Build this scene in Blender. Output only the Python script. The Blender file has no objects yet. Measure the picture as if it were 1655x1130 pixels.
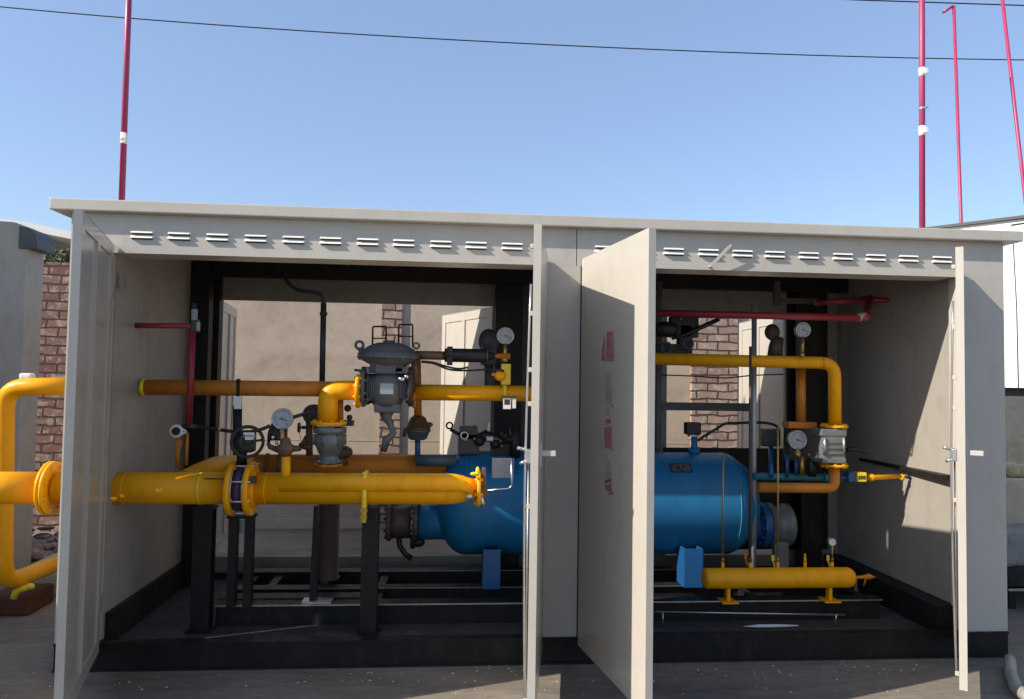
import bpy, bmesh, math, random
from mathutils import Vector, Matrix
random.seed(7)
XLG = -2.05
S = bpy.context.scene
COL = S.collection
V = Vector
# ------------------------------------------------------------------ camera
YAW, PITCH, ROLL, FPX, CD, CH = 0.0838, 0.0419, 0.0158, 1202.4, 4.1166, 1.55
_w = V((math.sin(YAW)*math.cos(PITCH), math.cos(YAW)*math.cos(PITCH), math.sin(PITCH)))
_r0 = V((math.cos(YAW), -math.sin(YAW), 0)); _u0 = _r0.cross(_w)
_r = _r0*math.cos(ROLL)+_u0*math.sin(ROLL); _u = _u0*math.cos(ROLL)-_r0*math.sin(ROLL)
CAM = V((0, -CD, CH))
cd = bpy.data.cameras.new('camera'); cam = bpy.data.objects.new('camera', cd); COL.objects.link(cam)
cd.sensor_width = 36; cd.lens = FPX*36/1655; cd.clip_end = 3000; cd.clip_start = .05
cam.matrix_world = Matrix(((_r.x, _u.x, -_w.x, CAM.x), (_r.y, _u.y, -_w.y, CAM.y), (_r.z, _u.z, -_w.z, CAM.z), (0, 0, 0, 1)))
S.camera = cam
def ray(px, py): return _w + _r*((px-827.5)/FPX) - _u*((py-565)/FPX)
def at(px, py, Y):                     # survey point: photo direction met with the real depth plane Y
    d = ray(px, py); return CAM + d*((Y+CD)/d.y)
def atg(px, py, z=0.0):
    d = ray(px, py); return CAM + d*((z-CH)/d.z)
def atx(px, py, X):
    d = ray(px, py); return CAM + d*((X-CAM.x)/d.x)
def onplane(px, py, p0, n):
    d = ray(px, py); return CAM + d*((p0-CAM).dot(n)/d.dot(n))
def proj(p):
    d = p-CAM; k = d.dot(_w); return (827.5+FPX*d.dot(_r)/k, 565-FPX*d.dot(_u)/k)
def pb(x0, y0, x1, y1, Ya, Yb):        # box corners seen at the front plane, extruded back
    p, q = at(x0, y0, min(Ya, Yb)), at(x1, y1, min(Ya, Yb)); return p, V((q.x, max(Ya, Yb), q.z))
def sz(Y, px): return px*(Y+CD)*1.0/FPX

# ------------------------------------------------------------------ materials
def nodes(name):
    m = bpy.data.materials.new(name); m.use_nodes = True; nt = m.node_tree
    return m, nt, nt.nodes['Principled BSDF']
def L(nt, a, b): nt.links.new(a, b)
def ramp(nt, fac, stops):
    r = nt.nodes.new('ShaderNodeValToRGB'); L(nt, fac, r.inputs[0])
    e = r.color_ramp.elements
    while len(e) < len(stops): e.new(0.5)
    for q, (p, c) in zip(e, stops): q.position = p; q.color = (*c, 1) if len(c) == 3 else c
    return r.outputs[0]
def noise(nt, scale, detail=4, rough=.55, vec=None, dist=0):
    n = nt.nodes.new('ShaderNodeTexNoise'); n.inputs['Scale'].default_value = scale
    n.inputs['Detail'].default_value = detail; n.inputs['Roughness'].default_value = rough
    n.inputs['Distortion'].default_value = dist
    if vec is None:
        tc = nt.nodes.new('ShaderNodeTexCoord'); vec = tc.outputs['Object']
    L(nt, vec, n.inputs['Vector']); return n.outputs['Fac']
def mapped(nt, sc):
    tc = nt.nodes.new('ShaderNodeTexCoord'); mp = nt.nodes.new('ShaderNodeMapping')
    mp.inputs['Scale'].default_value = sc; L(nt, tc.outputs['Object'], mp.inputs[0]); return mp.outputs[0]
def bump(nt, fac, bs, strength, dist=.01):
    b = nt.nodes.new('ShaderNodeBump'); b.inputs['Strength'].default_value = strength; b.inputs['Distance'].default_value = dist
    L(nt, fac, b.inputs['Height']); L(nt, b.outputs[0], bs.inputs['Normal'])
def mul(c, k): return tuple(min(1, x*k) for x in c)
def paint(name, c, rough=.45, metal=0, var=.12, scale=3, dirt=None, dirt_amt=.35, b=.05, coat=0, spec=.5, chips=None):
    m, nt, bs = nodes(name)
    f = noise(nt, scale, 6, .6)
    col = ramp(nt, f, [(.3, mul(c, 1-var)), (.7, mul(c, 1+var*.6))])
    if dirt:
        f2 = noise(nt, 9, 8, .7, mapped(nt, (1.2, 1.2, .5)))
        fac = ramp(nt, f2, [(.5, (0, 0, 0)), (.72, (dirt_amt,)*3)])
        mx = nt.nodes.new('ShaderNodeMixRGB'); L(nt, fac, mx.inputs[0]); L(nt, col, mx.inputs[1]); mx.inputs[2].default_value = (*dirt, 1)
        col = mx.outputs[0]
    if chips:
        f4 = noise(nt, 34, 5, .8, None, .4); fac = ramp(nt, f4, [(.67, (0, 0, 0)), (.70, (.75,)*3)])
        mx = nt.nodes.new('ShaderNodeMixRGB'); L(nt, fac, mx.inputs[0]); L(nt, col, mx.inputs[1]); mx.inputs[2].default_value = (*chips, 1)
        col = mx.outputs[0]
    L(nt, col, bs.inputs['Base Color'])
    f3 = noise(nt, 25, 3)
    r = ramp(nt, f3, [(.3, (rough*.85,)*3), (.7, (min(1, rough*1.2),)*3)]); L(nt, r, bs.inputs['Roughness'])
    bs.inputs['Metallic'].default_value = metal
    bs.inputs['Coat Weight'].default_value = coat; bs.inputs['Specular IOR Level'].default_value = spec
    if b: bump(nt, noise(nt, 60, 3), bs, b, .003)
    return m
M = {}
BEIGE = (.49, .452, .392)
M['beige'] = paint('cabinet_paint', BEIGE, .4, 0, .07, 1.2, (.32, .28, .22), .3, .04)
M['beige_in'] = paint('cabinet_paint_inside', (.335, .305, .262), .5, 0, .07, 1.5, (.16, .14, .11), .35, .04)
M['door'] = paint('door_paint', BEIGE, .22, 0, .05, 1.2, (.32, .28, .22), .25, .015)
M['tank_grey'] = paint('dull_grey_paint', (.41, .365, .305), .6, 0, .14, 1.1, (.2, .19, .16), .4, .08)
M['header'] = paint('rear_frame_shaded_beige', (.24, .225, .195), .5, 0, .1, 2, (.12, .11, .09), .4, .04)  # cabinet beige darkened to stand in for deep shade at the rear
M['louvre'] = paint('sunlit_louvre_paint', (.78, .76, .70), .45, 0, .05, 3)  # paler than the cabinet beige, standing in for sun on the lips
M['slate'] = paint('slate_blue_paint', (.07, .11, .14), .5, 0, .15, 6, (.05, .07, .08), .4, .08)
M['galv'] = paint('galvanised_tube', (.42, .42, .42), .38, .4, .12, 9, None, 0, .03)
M['foil'] = paint('galvanised_skin', (.72, .70, .66), .27, .9, .04, 3, None, 0, 0)
def warp(m):
    nt = m.node_tree; bs = nt.nodes['Principled BSDF']; old = bs.inputs['Normal'].links[0].from_node
    f = noise(nt, 1.6, 2, .5); b2 = nt.nodes.new('ShaderNodeBump'); b2.inputs['Strength'].default_value = .13; b2.inputs['Distance'].default_value = .02
    L(nt, f, b2.inputs['Height']); L(nt, b2.outputs[0], old.inputs['Normal'])
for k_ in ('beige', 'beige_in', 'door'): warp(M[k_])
M['white'] = paint('white_paint', (.80, .79, .75), .4, 0, .04, 2)
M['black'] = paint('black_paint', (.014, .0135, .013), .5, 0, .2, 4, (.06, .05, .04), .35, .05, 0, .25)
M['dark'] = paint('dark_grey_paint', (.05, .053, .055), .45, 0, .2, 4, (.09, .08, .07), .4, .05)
M['floor'] = paint('dusty_steel_floor', (.055, .053, .05), .6, 0, .3, 5, (.14, .12, .10), .5, .1)
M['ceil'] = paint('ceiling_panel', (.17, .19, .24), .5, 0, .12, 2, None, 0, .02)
M['yellow'] = paint('yellow_paint', (.88, .39, .003), .40, 0, .07, 4, (.45, .16, .005), .35, .06, 0, .28, (.16, .09, .03))
M['orange'] = paint('orange_paint', (.58, .21, .025), .45, 0, .12, 4, (.20, .08, .02), .4, .06, 0, .3, (.10, .06, .03))
M['yedge'] = paint('bright_yellow_paint', (.85, .62, .03), .4, 0, .1, 20, (.35, .30, .05), .3, .05)
M['red'] = paint('red_paint', (.27, .02, .035), .4, 0, .15, 4, (.18, .02, .02), .35, .04)
M['pink'] = paint('sun_faded_red_paint', (.37, .035, .11), .42, 0, .12, 3, (.35, .05, .09), .4, .03)
M['blue'] = paint('blue_paint', (.011, .155, .345), .45, 0, .12, 3, (.02, .08, .13), .45, .06, 0, .35, (.05, .10, .14))
M['bblue'] = paint('bright_blue_paint', (.012, .085, .235), .38, 0, .1, 3, None, 0, .03)
M['teal'] = paint('teal_paint', (.03, .22, .27), .4, 0, .15, 4, (.03, .10, .10), .3, .04)
M['grey'] = paint('grey_cast_metal', (.20, .215, .22), .5, .3, .2, 8, (.08, .08, .07), .5, .2)
M['reg'] = paint('regulator_paint', (.125, .132, .14), .5, .1, .15, 6, (.05, .04, .03), .4, .15)
M['steel'] = paint('zinc_steel', (.50, .50, .50), .32, .85, .15, 12, None, 0, .06)
M['stain'] = paint('stainless_steel', (.62, .62, .64), .22, 1, .05, 12, None, 0, .01)
M['brass'] = paint('brass', (.45, .30, .09), .35, .8, .2, 12, None, 0, .05)
M['brown'] = paint('brown_cast', (.15, .085, .045), .5, .1, .25, 8, (.06, .04, .03), .5, .15)
M['dbrown'] = paint('dark_brown_cast', (.07, .05, .04), .55, .1, .25, 8, (.12, .10, .08), .4, .2)
M['rust'] = paint('rusty_steel', (.11, .035, .015), .85, .1, .4, 10, (.05, .02, .01), .6, .4)
M['rubber'] = paint('black_rubber', (.012, .012, .013), .5, 0, .2, 8)
M['plate'] = paint('label_plate', (.35, .37, .40), .35, .5, .1, 20)
M['dplate'] = paint('dark_label_plate', (.06, .055, .06), .5, .3, .4, 60)
M['paper'] = paint('paper_tag', (.72, .72, .70), .7, 0, .05, 9)
M['ink'] = paint('ink', (.03, .03, .03), .7)
M['redink'] = paint('red_ink', (.5, .04, .06), .6)
M['decal'] = paint('faded_red_lettering', (.42, .16, .18), .6, 0, .35, 14, (.40, .30, .29), .6, 0)
M['decal2'] = paint('faded_grey_lettering', (.37, .35, .32), .6, 0, .2, 14)
M['decal3'] = paint('dark_red_lettering', (.26, .10, .13), .6, 0, .3, 20)
M['stone'] = paint('yellow_stone', (.50, .42, .25), .9, 0, .3, 9, (.3, .25, .16), .5, .5)
M['sand'] = paint('sand_rendered_block', (.50, .41, .29), .9, 0, .15, 5, (.33, .28, .22), .4, .3)
M['cloth'] = paint('plastic_sheet', (.29, .275, .245), .6, 0, .2, 7, (.2, .2, .2), .4, .3)
M['green'] = paint('dry_leaves', (.10, .12, .05), .8, 0, .5, 20)
M['glass'] = paint('dial_glass', (.33, .36, .39), .25, 0, .25, 30)  # mottled grey stands in for reflections in the dial glass
M['dialw'] = paint('dial_face', (.72, .72, .70), .4, 0, .05, 30)
M['purple'] = paint('seal_ring', (.06, .03, .07), .5)
def wall_mat():
    m, nt, bs = nodes('stained_render')
    f = noise(nt, .9, 7, .62, mapped(nt, (1, 1, 1.4)), .6)
    c = ramp(nt, f, [(.32, (.34, .265, .20)), (.5, (.46, .365, .275)), (.68, (.53, .43, .33))])
    f2 = noise(nt, 14, 6, .7)
    mx = nt.nodes.new('ShaderNodeMixRGB'); mx.blend_type = 'MULTIPLY'; mx.inputs[0].default_value = .5
    L(nt, c, mx.inputs[1]); L(nt, ramp(nt, f2, [(.3, (.78,)*3), (.6, (1, 1, 1))]), mx.inputs[2])
    L(nt, mx.outputs[0], bs.inputs['Base Color']); bs.inputs['Roughness'].default_value = .85
    bump(nt, f2, bs, .25, .01); return m
M['wall'] = wall_mat()
def ground_mat():
    m, nt, bs = nodes('dusty_concrete')
    f = noise(nt, 1.1, 9, .65, mapped(nt, (.55, 1.6, 1)), .4)
    c = ramp(nt, f, [(.30, (.11, .092, .072)), (.48, (.20, .17, .135)), (.62, (.26, .225, .18)), (.8, (.34, .29, .235))])
    f2 = noise(nt, 18, 8, .75, mapped(nt, (.7, 1.8, 1)))
    mx = nt.nodes.new('ShaderNodeMixRGB'); mx.blend_type = 'MULTIPLY'; mx.inputs[0].default_value = .8
    L(nt, c, mx.inputs[1]); L(nt, ramp(nt, f2, [(.3, (.55,)*3), (.65, (1, 1, 1))]), mx.inputs[2])
    tc = nt.nodes.new('ShaderNodeTexCoord')
    br = nt.nodes.new('ShaderNodeTexBrick'); br.offset = .5; br.inputs['Scale'].default_value = 1
    br.inputs['Brick Width'].default_value = 2.4; br.inputs['Row Height'].default_value = .42
    br.inputs['Mortar Size'].default_value = .006; br.inputs['Mortar Smooth'].default_value = .3
    br.inputs['Color1'].default_value = (1, 1, 1, 1); br.inputs['Color2'].default_value = (.80, .80, .80, 1); br.inputs['Mortar'].default_value = (.45, .44, .42, 1)
    L(nt, tc.outputs['Object'], br.inputs['Vector'])
    m2 = nt.nodes.new('ShaderNodeMixRGB'); m2.blend_type = 'MULTIPLY'; m2.inputs[0].default_value = .22
    L(nt, mx.outputs[0], m2.inputs[1]); L(nt, br.outputs['Color'], m2.inputs[2])
    L(nt, m2.outputs[0], bs.inputs['Base Color']); bs.inputs['Roughness'].default_value = .85
    bump(nt, f2, bs, .35, .01); return m
M['ground'] = ground_mat()
def brick_mat(pinkish):
    m, nt, bs = nodes('brickwork')
    tc = nt.nodes.new('ShaderNodeTexCoord'); sp = nt.nodes.new('ShaderNodeSeparateXYZ'); L(nt, tc.outputs['Object'], sp.inputs[0])
    ad = nt.nodes.new('ShaderNodeMath'); L(nt, sp.outputs[0], ad.inputs[0]); L(nt, sp.outputs[1], ad.inputs[1])
    cb = nt.nodes.new('ShaderNodeCombineXYZ'); L(nt, ad.outputs[0], cb.inputs[0]); L(nt, sp.outputs[2], cb.inputs[1])
    br = nt.nodes.new('ShaderNodeTexBrick'); br.inputs['Scale'].default_value = 1
    br.inputs['Brick Width'].default_value = .235; br.inputs['Row Height'].default_value = .088
    br.inputs['Mortar Size'].default_value = .010; br.inputs['Mortar Smooth'].default_value = .4; br.inputs['Bias'].default_value = -.1
    a, b_ = ((.36, .25, .19), (.24, .14, .11)) if pinkish else ((.26, .15, .12), (.19, .075, .07))
    br.inputs['Color1'].default_value = (*a, 1); br.inputs['Color2'].default_value = (*b_, 1); br.inputs['Mortar'].default_value = (.06, .04, .035, 1)
    nz = nt.nodes.new('ShaderNodeTexNoise'); nz.inputs['Scale'].default_value = 7; nz.inputs['Detail'].default_value = 5; L(nt, cb.outputs[0], nz.inputs['Vector'])
    vm = nt.nodes.new('ShaderNodeVectorMath'); vm.operation = 'MULTIPLY_ADD'; vm.inputs[1].default_value = (.05, .05, 0); L(nt, nz.outputs['Color'], vm.inputs[0]); L(nt, cb.outputs[0], vm.inputs[2])
    L(nt, vm.outputs[0], br.inputs['Vector'])
    f = noise(nt, 9, 6, .75, cb.outputs[0]); fac = ramp(nt, f, [(.5, (0, 0, 0)), (.62, (.75,)*3)])
    mx = nt.nodes.new('ShaderNodeMixRGB'); L(nt, fac, mx.inputs[0]); L(nt, br.outputs['Color'], mx.inputs[1]); mx.inputs[2].default_value = (.52, .42, .33, 1)
    m2 = nt.nodes.new('ShaderNodeMixRGB'); L(nt, br.outputs['Fac'], m2.inputs[0]); L(nt, mx.outputs[0], m2.inputs[1]); m2.inputs[2].default_value = (.07, .045, .04, 1)
    L(nt, m2.outputs[0], bs.inputs['Base Color']); bs.inputs['Roughness'].default_value = .9
    inv = nt.nodes.new('ShaderNodeMath'); inv.operation = 'SUBTRACT'; inv.inputs[0].default_value = 1; L(nt, br.outputs['Fac'], inv.inputs[1])
    bump(nt, inv.outputs[0], bs, .8, .02); return m
M['brick'] = brick_mat(True); M['brick_dark'] = brick_mat(False)

# ------------------------------------------------------------------ mesh builder
class MB:
    def __init__(s): s.bm = bmesh.new(); s.m = 0; s.smooth = set()
    def _fin(s, faces, smooth=False):
        for f in faces:
            f.material_index = s.m; f.smooth = smooth
    def box(s, a, b, mat=None, bev=0):
        a, b = V(a), V(b)
        lo = V([min(a[i], b[i]) for i in range(3)]); hi = V([max(a[i], b[i]) for i in range(3)])
        vs = [s.bm.verts.new((mat @ V((x, y, z))) if mat else V((x, y, z))) for x in (lo.x, hi.x) for y in (lo.y, hi.y) for z in (lo.z, hi.z)]
        idx = [(0, 1, 3, 2), (4, 6, 7, 5), (0, 4, 5, 1), (2, 3, 7, 6), (0, 2, 6, 4), (1, 5, 7, 3)]
        fs = [s.bm.faces.new([vs[i] for i in q]) for q in idx]
        s._fin(fs)
        if bev:
            es = list({e for f in fs for e in f.edges})
            r = bmesh.ops.bevel(s.bm, geom=es, offset=bev, segments=2, affect='EDGES', profile=.6)
            s._fin(r['faces'])
        return s
    def prism(s, pts, ext):            # pts: 3D polygon, ext: Vector
        ext = V(ext); a = [s.bm.verts.new(V(p)) for p in pts]; b = [s.bm.verts.new(V(p)+ext) for p in pts]
        n = len(pts); fs = [s.bm.faces.new(a), s.bm.faces.new(b[::-1])]
        for i in range(n): fs.append(s.bm.faces.new((a[i], b[i], b[(i+1) % n], a[(i+1) % n])))
        s._fin(fs); return s
    def sweep(s, pts, r, n=20, cap=True):
        pts = [V(p) for p in pts]; rs = r if isinstance(r, (list, tuple)) else [r]*len(pts)
        t = [(pts[min(i+1, len(pts)-1)]-pts[max(i-1, 0)]).normalized() for i in range(len(pts))]
        u = t[0].orthogonal().normalized(); rings = []
        for i, p in enumerate(pts):
            u = (u - t[i]*u.dot(t[i])).normalized(); w = t[i].cross(u)
            rings.append([s.bm.verts.new(p+(u*math.cos(2*math.pi*k/n)+w*math.sin(2*math.pi*k/n))*rs[i]) for k in range(n)])
        fs = []
        for i in range(len(rings)-1):
            for k in range(n): fs.append(s.bm.faces.new((rings[i][k], rings[i][(k+1) % n], rings[i+1][(k+1) % n], rings[i+1][k])))
        s._fin(fs, True)
        if cap: s._fin([s.bm.faces.new(rings[0][::-1]), s.bm.faces.new(rings[-1])])
        return s
    def pipe(s, pts, r, bend=None, n=20):
        pts = [V(p) for p in pts]; bend = bend or r*2.2; out = [pts[0]]
        for i in range(1, len(pts)-1):
            a = (pts[i-1]-pts[i]); b = (pts[i+1]-pts[i]); la, lb = a.length, b.length; a.normalize(); b.normalize()
            ang = a.angle(b); d = min(bend/math.tan(ang/2) if ang < math.pi-.01 else 0, la*.49, lb*.49)
            p0, p1 = pts[i]+a*d, pts[i]+b*d
            for k in range(9):
                q = k/8; out.append(p0*(1-q)**2+pts[i]*2*q*(1-q)+p1*q*q)
        out.append(pts[-1]); o2 = [out[0]]
        for p in out[1:]:
            if (p-o2[-1]).length > 1e-5: o2.append(p)
        return s.sweep(o2, r, n)
    def cyl(s, a, b, r, r2=None, n=24): return s.sweep([a, b], [r, r if r2 is None else r2], n)
    def lathe(s, a, axis, prof, n=28):  # prof [(dist along axis, radius)]
        a = V(a); ax = V(axis).normalized(); u = ax.orthogonal().normalized(); w = ax.cross(u); rings = []
        for d, r in prof: rings.append([s.bm.verts.new(a+ax*d+(u*math.cos(2*math.pi*k/n)+w*math.sin(2*math.pi*k/n))*max(r, 1e-4)) for k in range(n)])
        for i in range(len(rings)-1):
            sm = abs(prof[i+1][0]-prof[i][0]) > 1e-6 and abs(prof[i+1][1]-prof[i][1]) < 3*abs(prof[i+1][0]-prof[i][0])+1e-6
            s._fin([s.bm.faces.new((rings[i][k], rings[i][(k+1) % n], rings[i+1][(k+1) % n], rings[i+1][k])) for k in range(n)], sm)
        s._fin([s.bm.faces.new(rings[0][::-1]), s.bm.faces.new(rings[-1])]); return s
    def ring(s, c, axis, R, r, n=28, arc=(0, 2*math.pi), m=8):
        c = V(c); ax = V(axis).normalized(); u = ax.orthogonal().normalized(); w = ax.cross(u)
        full = arc[1]-arc[0] > 6.28; k = n+1
        pts = [c+(u*math.cos(arc[0]+(arc[1]-arc[0])*i/n)+w*math.sin(arc[0]+(arc[1]-arc[0])*i/n))*R for i in range(k)]
        return s.sweep(pts, r, m, cap=not full)
    def ball(s, c, r, sc=(1, 1, 1), n=12):
        q = bmesh.ops.create_uvsphere(s.bm, u_segments=n*2, v_segments=n, radius=1)
        for v in q['verts']: v.co = V((v.co.x*r*sc[0], v.co.y*r*sc[1], v.co.z*r*sc[2]))+V(c)
        s._fin({f for v in q['verts'] for f in v.link_faces}, True); return s
    def bolts(s, c, axis, R, nb, rb, h):
        c = V(c); ax = V(axis).normalized(); u = ax.orthogonal().normalized(); w = ax.cross(u)
        for k in range(nb):
            t = 2*math.pi*(k+.5)/nb; p = c+(u*math.cos(t)+w*math.sin(t))*R
            s.sweep([p-ax*h, p+ax*h], rb, 6)
        return s
    def flange(s, c, axis, R, th, nb=8, rb=None, rr=None):
        ax = V(axis).normalized(); s.lathe(V(c)-ax*th/2, ax, [(0, R*.97), (th*.1, R), (th*.9, R), (th, R*.97)], 32)
        s.bolts(c, ax, R*.82, nb, rb or R*.08, th/2+(rb or R*.08)*1.2); return s
    def off(s, d):
        for v in s.bm.verts: v.co += V(d)
        return s
    def bounds(s):
        c = [v.co for v in s.bm.verts]
        return V([min(v[i] for v in c) for i in range(3)]), V([max(v[i] for v in c) for i in range(3)])
def mesh_obj(name, mb, mats, loc):
    if not isinstance(mats, (list, tuple)): mats = [mats]
    bmesh.ops.recalc_face_normals(mb.bm, faces=mb.bm.faces)
    me = bpy.data.meshes.new(name)
    for v in mb.bm.verts: v.co -= loc
    mb.bm.to_mesh(me); mb.bm.free()
    for m in mats: me.materials.append(M[m])
    o = bpy.data.objects.new(name, me); COL.objects.link(o); return o
class T:
    def __init__(s, name, label, cat, group=None, kind=None): s.a = (name, label, cat, group, kind); s.parts = []
    def add(s, name, mb, mats, label=None):
        p = dict(name=name, mb=mb, mats=mats, label=label, subs=[]); s.parts.append(p); return p
    def addsplit(s, name, mb, mats):
        bm = mb.bm; bm.faces.ensure_lookup_table(); seen = set()
        for f0 in bm.faces:
            if f0 in seen: continue
            st = [f0]; isl = []; seen.add(f0)
            while st:
                f = st.pop(); isl.append(f)
                for v in f.verts:
                    for g in v.link_faces:
                        if g not in seen: seen.add(g); st.append(g)
            nb = MB(); mp = {}
            for f in isl:
                vs = []
                for v in f.verts:
                    if v not in mp: mp[v] = nb.bm.verts.new(v.co)
                    vs.append(mp[v])
                q = nb.bm.faces.new(vs); q.smooth = f.smooth; q.material_index = f.material_index
            s.add(name, nb, mats)
        bm.free()
    def sub(s, p, name, mb, mats, label=None): p['subs'].append(dict(name=name, mb=mb, mats=mats, label=label))
    def done(s):
        name, label, cat, group, kind = s.a
        bb = [p['mb'].bounds() for p in s.parts]
        lo = V([min(b[0][i] for b in bb) for i in range(3)]); hi = V([max(b[1][i] for b in bb) for i in range(3)])
        loc = V(((lo.x+hi.x)/2, (lo.y+hi.y)/2, lo.z))
        if len(s.parts) == 1 and not s.parts[0]['subs'] and s.parts[0]['name'] is None:
            p = s.parts[0]; root = mesh_obj(name, p['mb'], p['mats'], loc); root.location = loc
        else:
            root = bpy.data.objects.new(name, None); COL.objects.link(root); root.location = loc; root.empty_display_size = .1
            for p in s.parts:
                o = mesh_obj(p['name'], p['mb'], p['mats'], loc); o.parent = root
                if p['label']: o['label'] = p['label']
                for q in p['subs']:
                    c = mesh_obj(q['name'], q['mb'], q['mats'], loc); c.parent = o
                    if q['label']: c['label'] = q['label']
        if kind: root['kind'] = kind
        if label: root['label'] = label
        if cat: root['category'] = cat
        if group: root['group'] = group
        return root
def single(name, label, cat, mb, mats, group=None, kind=None):
    t = T(name, label, cat, group, kind); t.add(None, mb, mats); return t.done()

X, Z = V((1, 0, 0)), V((0, 0, 1)); Yv = V((0, 1, 0))
# ------------------------------------------------------------------ ground
b = MB(); b.box((-300, -60, -.3), (300, 600, 0)); single('ground', None, None, b, 'ground', kind='structure')

b = MB()
for i in range(200):
    x = random.uniform(-3.2, 3.8); y = random.choice([random.uniform(-.75, -.02), random.uniform(-.25, -.01)]); s_ = random.uniform(.003, .009)
    if x < XLG: y = random.uniform(-.6, 2.2)
    t0 = random.uniform(0, 6.28); n_ = 5
    vs = [b.bm.verts.new((x+s_*random.uniform(.6, 1.3)*math.cos(t0+k*6.283/n_), y+s_*random.uniform(.6, 1.3)*math.sin(t0+k*6.283/n_), .0005)) for k in range(n_)]; tp = b.bm.verts.new((x, y, s_*.8))
    b._fin([b.bm.faces.new((vs[k], vs[(k+1) % n_], tp)) for k in range(n_)])
single('gravel_bits', 'scattered grit and small stones on the dusty concrete in front of the cabinet', 'gravel', b, 'tank_grey', kind='stuff')
# ------------------------------------------------------------------ the equipment cabinet
XL, XR, ZR, ZB = -2.02, 3.2556, 2.4737, .1455
YR = 1.45                       # rear plane
b1L, b1R = -1.80, .505          # opening of the left bay
b2L, b2R, bW = .7306, 2.962, 2.998         # opening of the right bay
ZO = at(860, 428, 0).z          # bottom of the fascia
RB = ZR-.062                    # roof underside
cab = T('equipment_cabinet', 'long beige metal gas equipment cabinet with its four front doors swung open', 'cabinet')
# roof
b = MB(); b.box((XL-.09, -.055, RB), (XR+.085, YR+.03, ZR), bev=.006)
cab.add('roof', b, 'beige')
# base frame: channel section all round
b = MB()
b.box((XL, 0, .012), (XR, .06, ZB)); b.box((XL, -.012, ZB-.012), (XR, 0, ZB)); b.box((XL, -.012, 0.0), (XR, 0, .012)); b.box((XL, 0, 0), (XR, .06, .0118))
b.box((XL, .0605, .0), (XL+.06, YR-.0605, ZB)); b.box((XR-.06, .0605, 0), (XR, YR-.0605, ZB)); b.box((XL, YR-.06, 0), (XR, YR, ZB))
cab.add('base_frame', b, 'black')
b = MB(); b.box((XL+.061, .061, .08), (XR-.061, YR-.061, .11)); cab.add('floor_plate', b, 'floor')
# fascia with louvres
b = MB(); b.box((XL, .001, ZO), (.70, .03, RB-.001)); b.box((.7045, .001, ZO), (XR, .03, RB-.001))
b.box((b1L, .031, ZO+.0002), (b2R, .19, ZO+.02)); b.box((b1L, .17, ZO+.021), (b2R, .19, ZO+.06))
fas = cab.add('fascia', b, 'beige')
lz = at(230, 380, 0).z-.003
xs = [230, 290, 352, 414, 475, 535, 595, 653, 713, 770, 828, 978, 1034, 1089, 1145, 1200, 1252, 1307, 1362, 1415, 1468, 1522]
for i, px in enumerate(xs):
    b = MB(); c = at(px, 380+(px-230)*.029, 0); w = .062
    for k in (0, 1):
        z = lz+.012-k*.027
        # hooded lip with rounded ends
        top = [(-w, 0, 0), (-w*.88, -.016, 0), (w*.88, -.016, 0), (w, 0, 0)]
        bm = b.bm; va = [bm.verts.new((c.x+p[0]*(1 if abs(p[0])<w*.9 else .97), p[1]*.25-.0005, z+.014)) for p in top]
        vb = [bm.verts.new((c.x+p[0], p[1]*1.0-.0004, z)) for p in top]
        fs = [bm.faces.new((va[j], va[j+1], vb[j+1], vb[j])) for j in range(3)]+[bm.faces.new(va[::-1])]
        b._fin(fs)
        b.m = 1; b.box((c.x-w*.86, -.0025, z-.007), (c.x+w*.86, .0005, z-.0005)); b.m = 0
    cab.sub(fas, 'louvre', b, ['louvre', 'dark'])
# posts and side walls
b = MB(); b.box((XL, .001, ZB), (b1L-.008, .05, ZO-.0005)); cab.add('corner_post', b, 'beige')
b = MB(); b.box((b1R+.01, .001, ZB), (b2L-.004, .05, ZO-.0005)); b.box((b1R+.01, .0505, ZB), (b1R+.04, .12, ZO-.001)); b.box((b2L-.035, .0505, ZB), (b2L-.004, .12, ZO-.001)); cab.add('middle_post', b, 'beige')
b = MB(); b.box((b2L-.0038, .012, ZB+.001), (b2L+.014, .048, ZO-.001)); cab.add('door_gasket', b, 'rubber')
b = MB(); b.box((b2R+.012, .001, ZB), (XR, .05, ZO-.0005)); b.box((b2R+.012, .0505, ZB), (b2R+.03, .09, ZO-.001)); cab.add('corner_post', b, 'beige')
b = MB(); b.box((XL, .0505, ZB), (XL+.02, YR, RB-.001)); b.box((b1L-.02, .0505, ZB+.001), (b1L-.003, YR-.05, RB-.04))
for z in (.95, 1.46): b.box((b1L-.0031, .06, z), (b1L+.003, YR-.2, z+.006))
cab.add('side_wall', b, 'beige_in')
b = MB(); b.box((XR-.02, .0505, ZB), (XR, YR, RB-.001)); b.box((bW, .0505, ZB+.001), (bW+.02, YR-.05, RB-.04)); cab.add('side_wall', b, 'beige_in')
b = MB(); b.box((XL+.021, .077, RB-.04), (XR-.021, YR-.03, RB-.001)); cab.add('ceiling', b, 'ceil')
# inner floor channels along the walls
b = MB(); b.box((b1L, .07, .112), (b1L+.03, YR-.06, .28)); cab.add('wall_channel', b, 'black')
b = MB(); b.box((2.87, .07, .112), (bW, YR-.06, .27)); cab.add('wall_channel', b, 'black')
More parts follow.
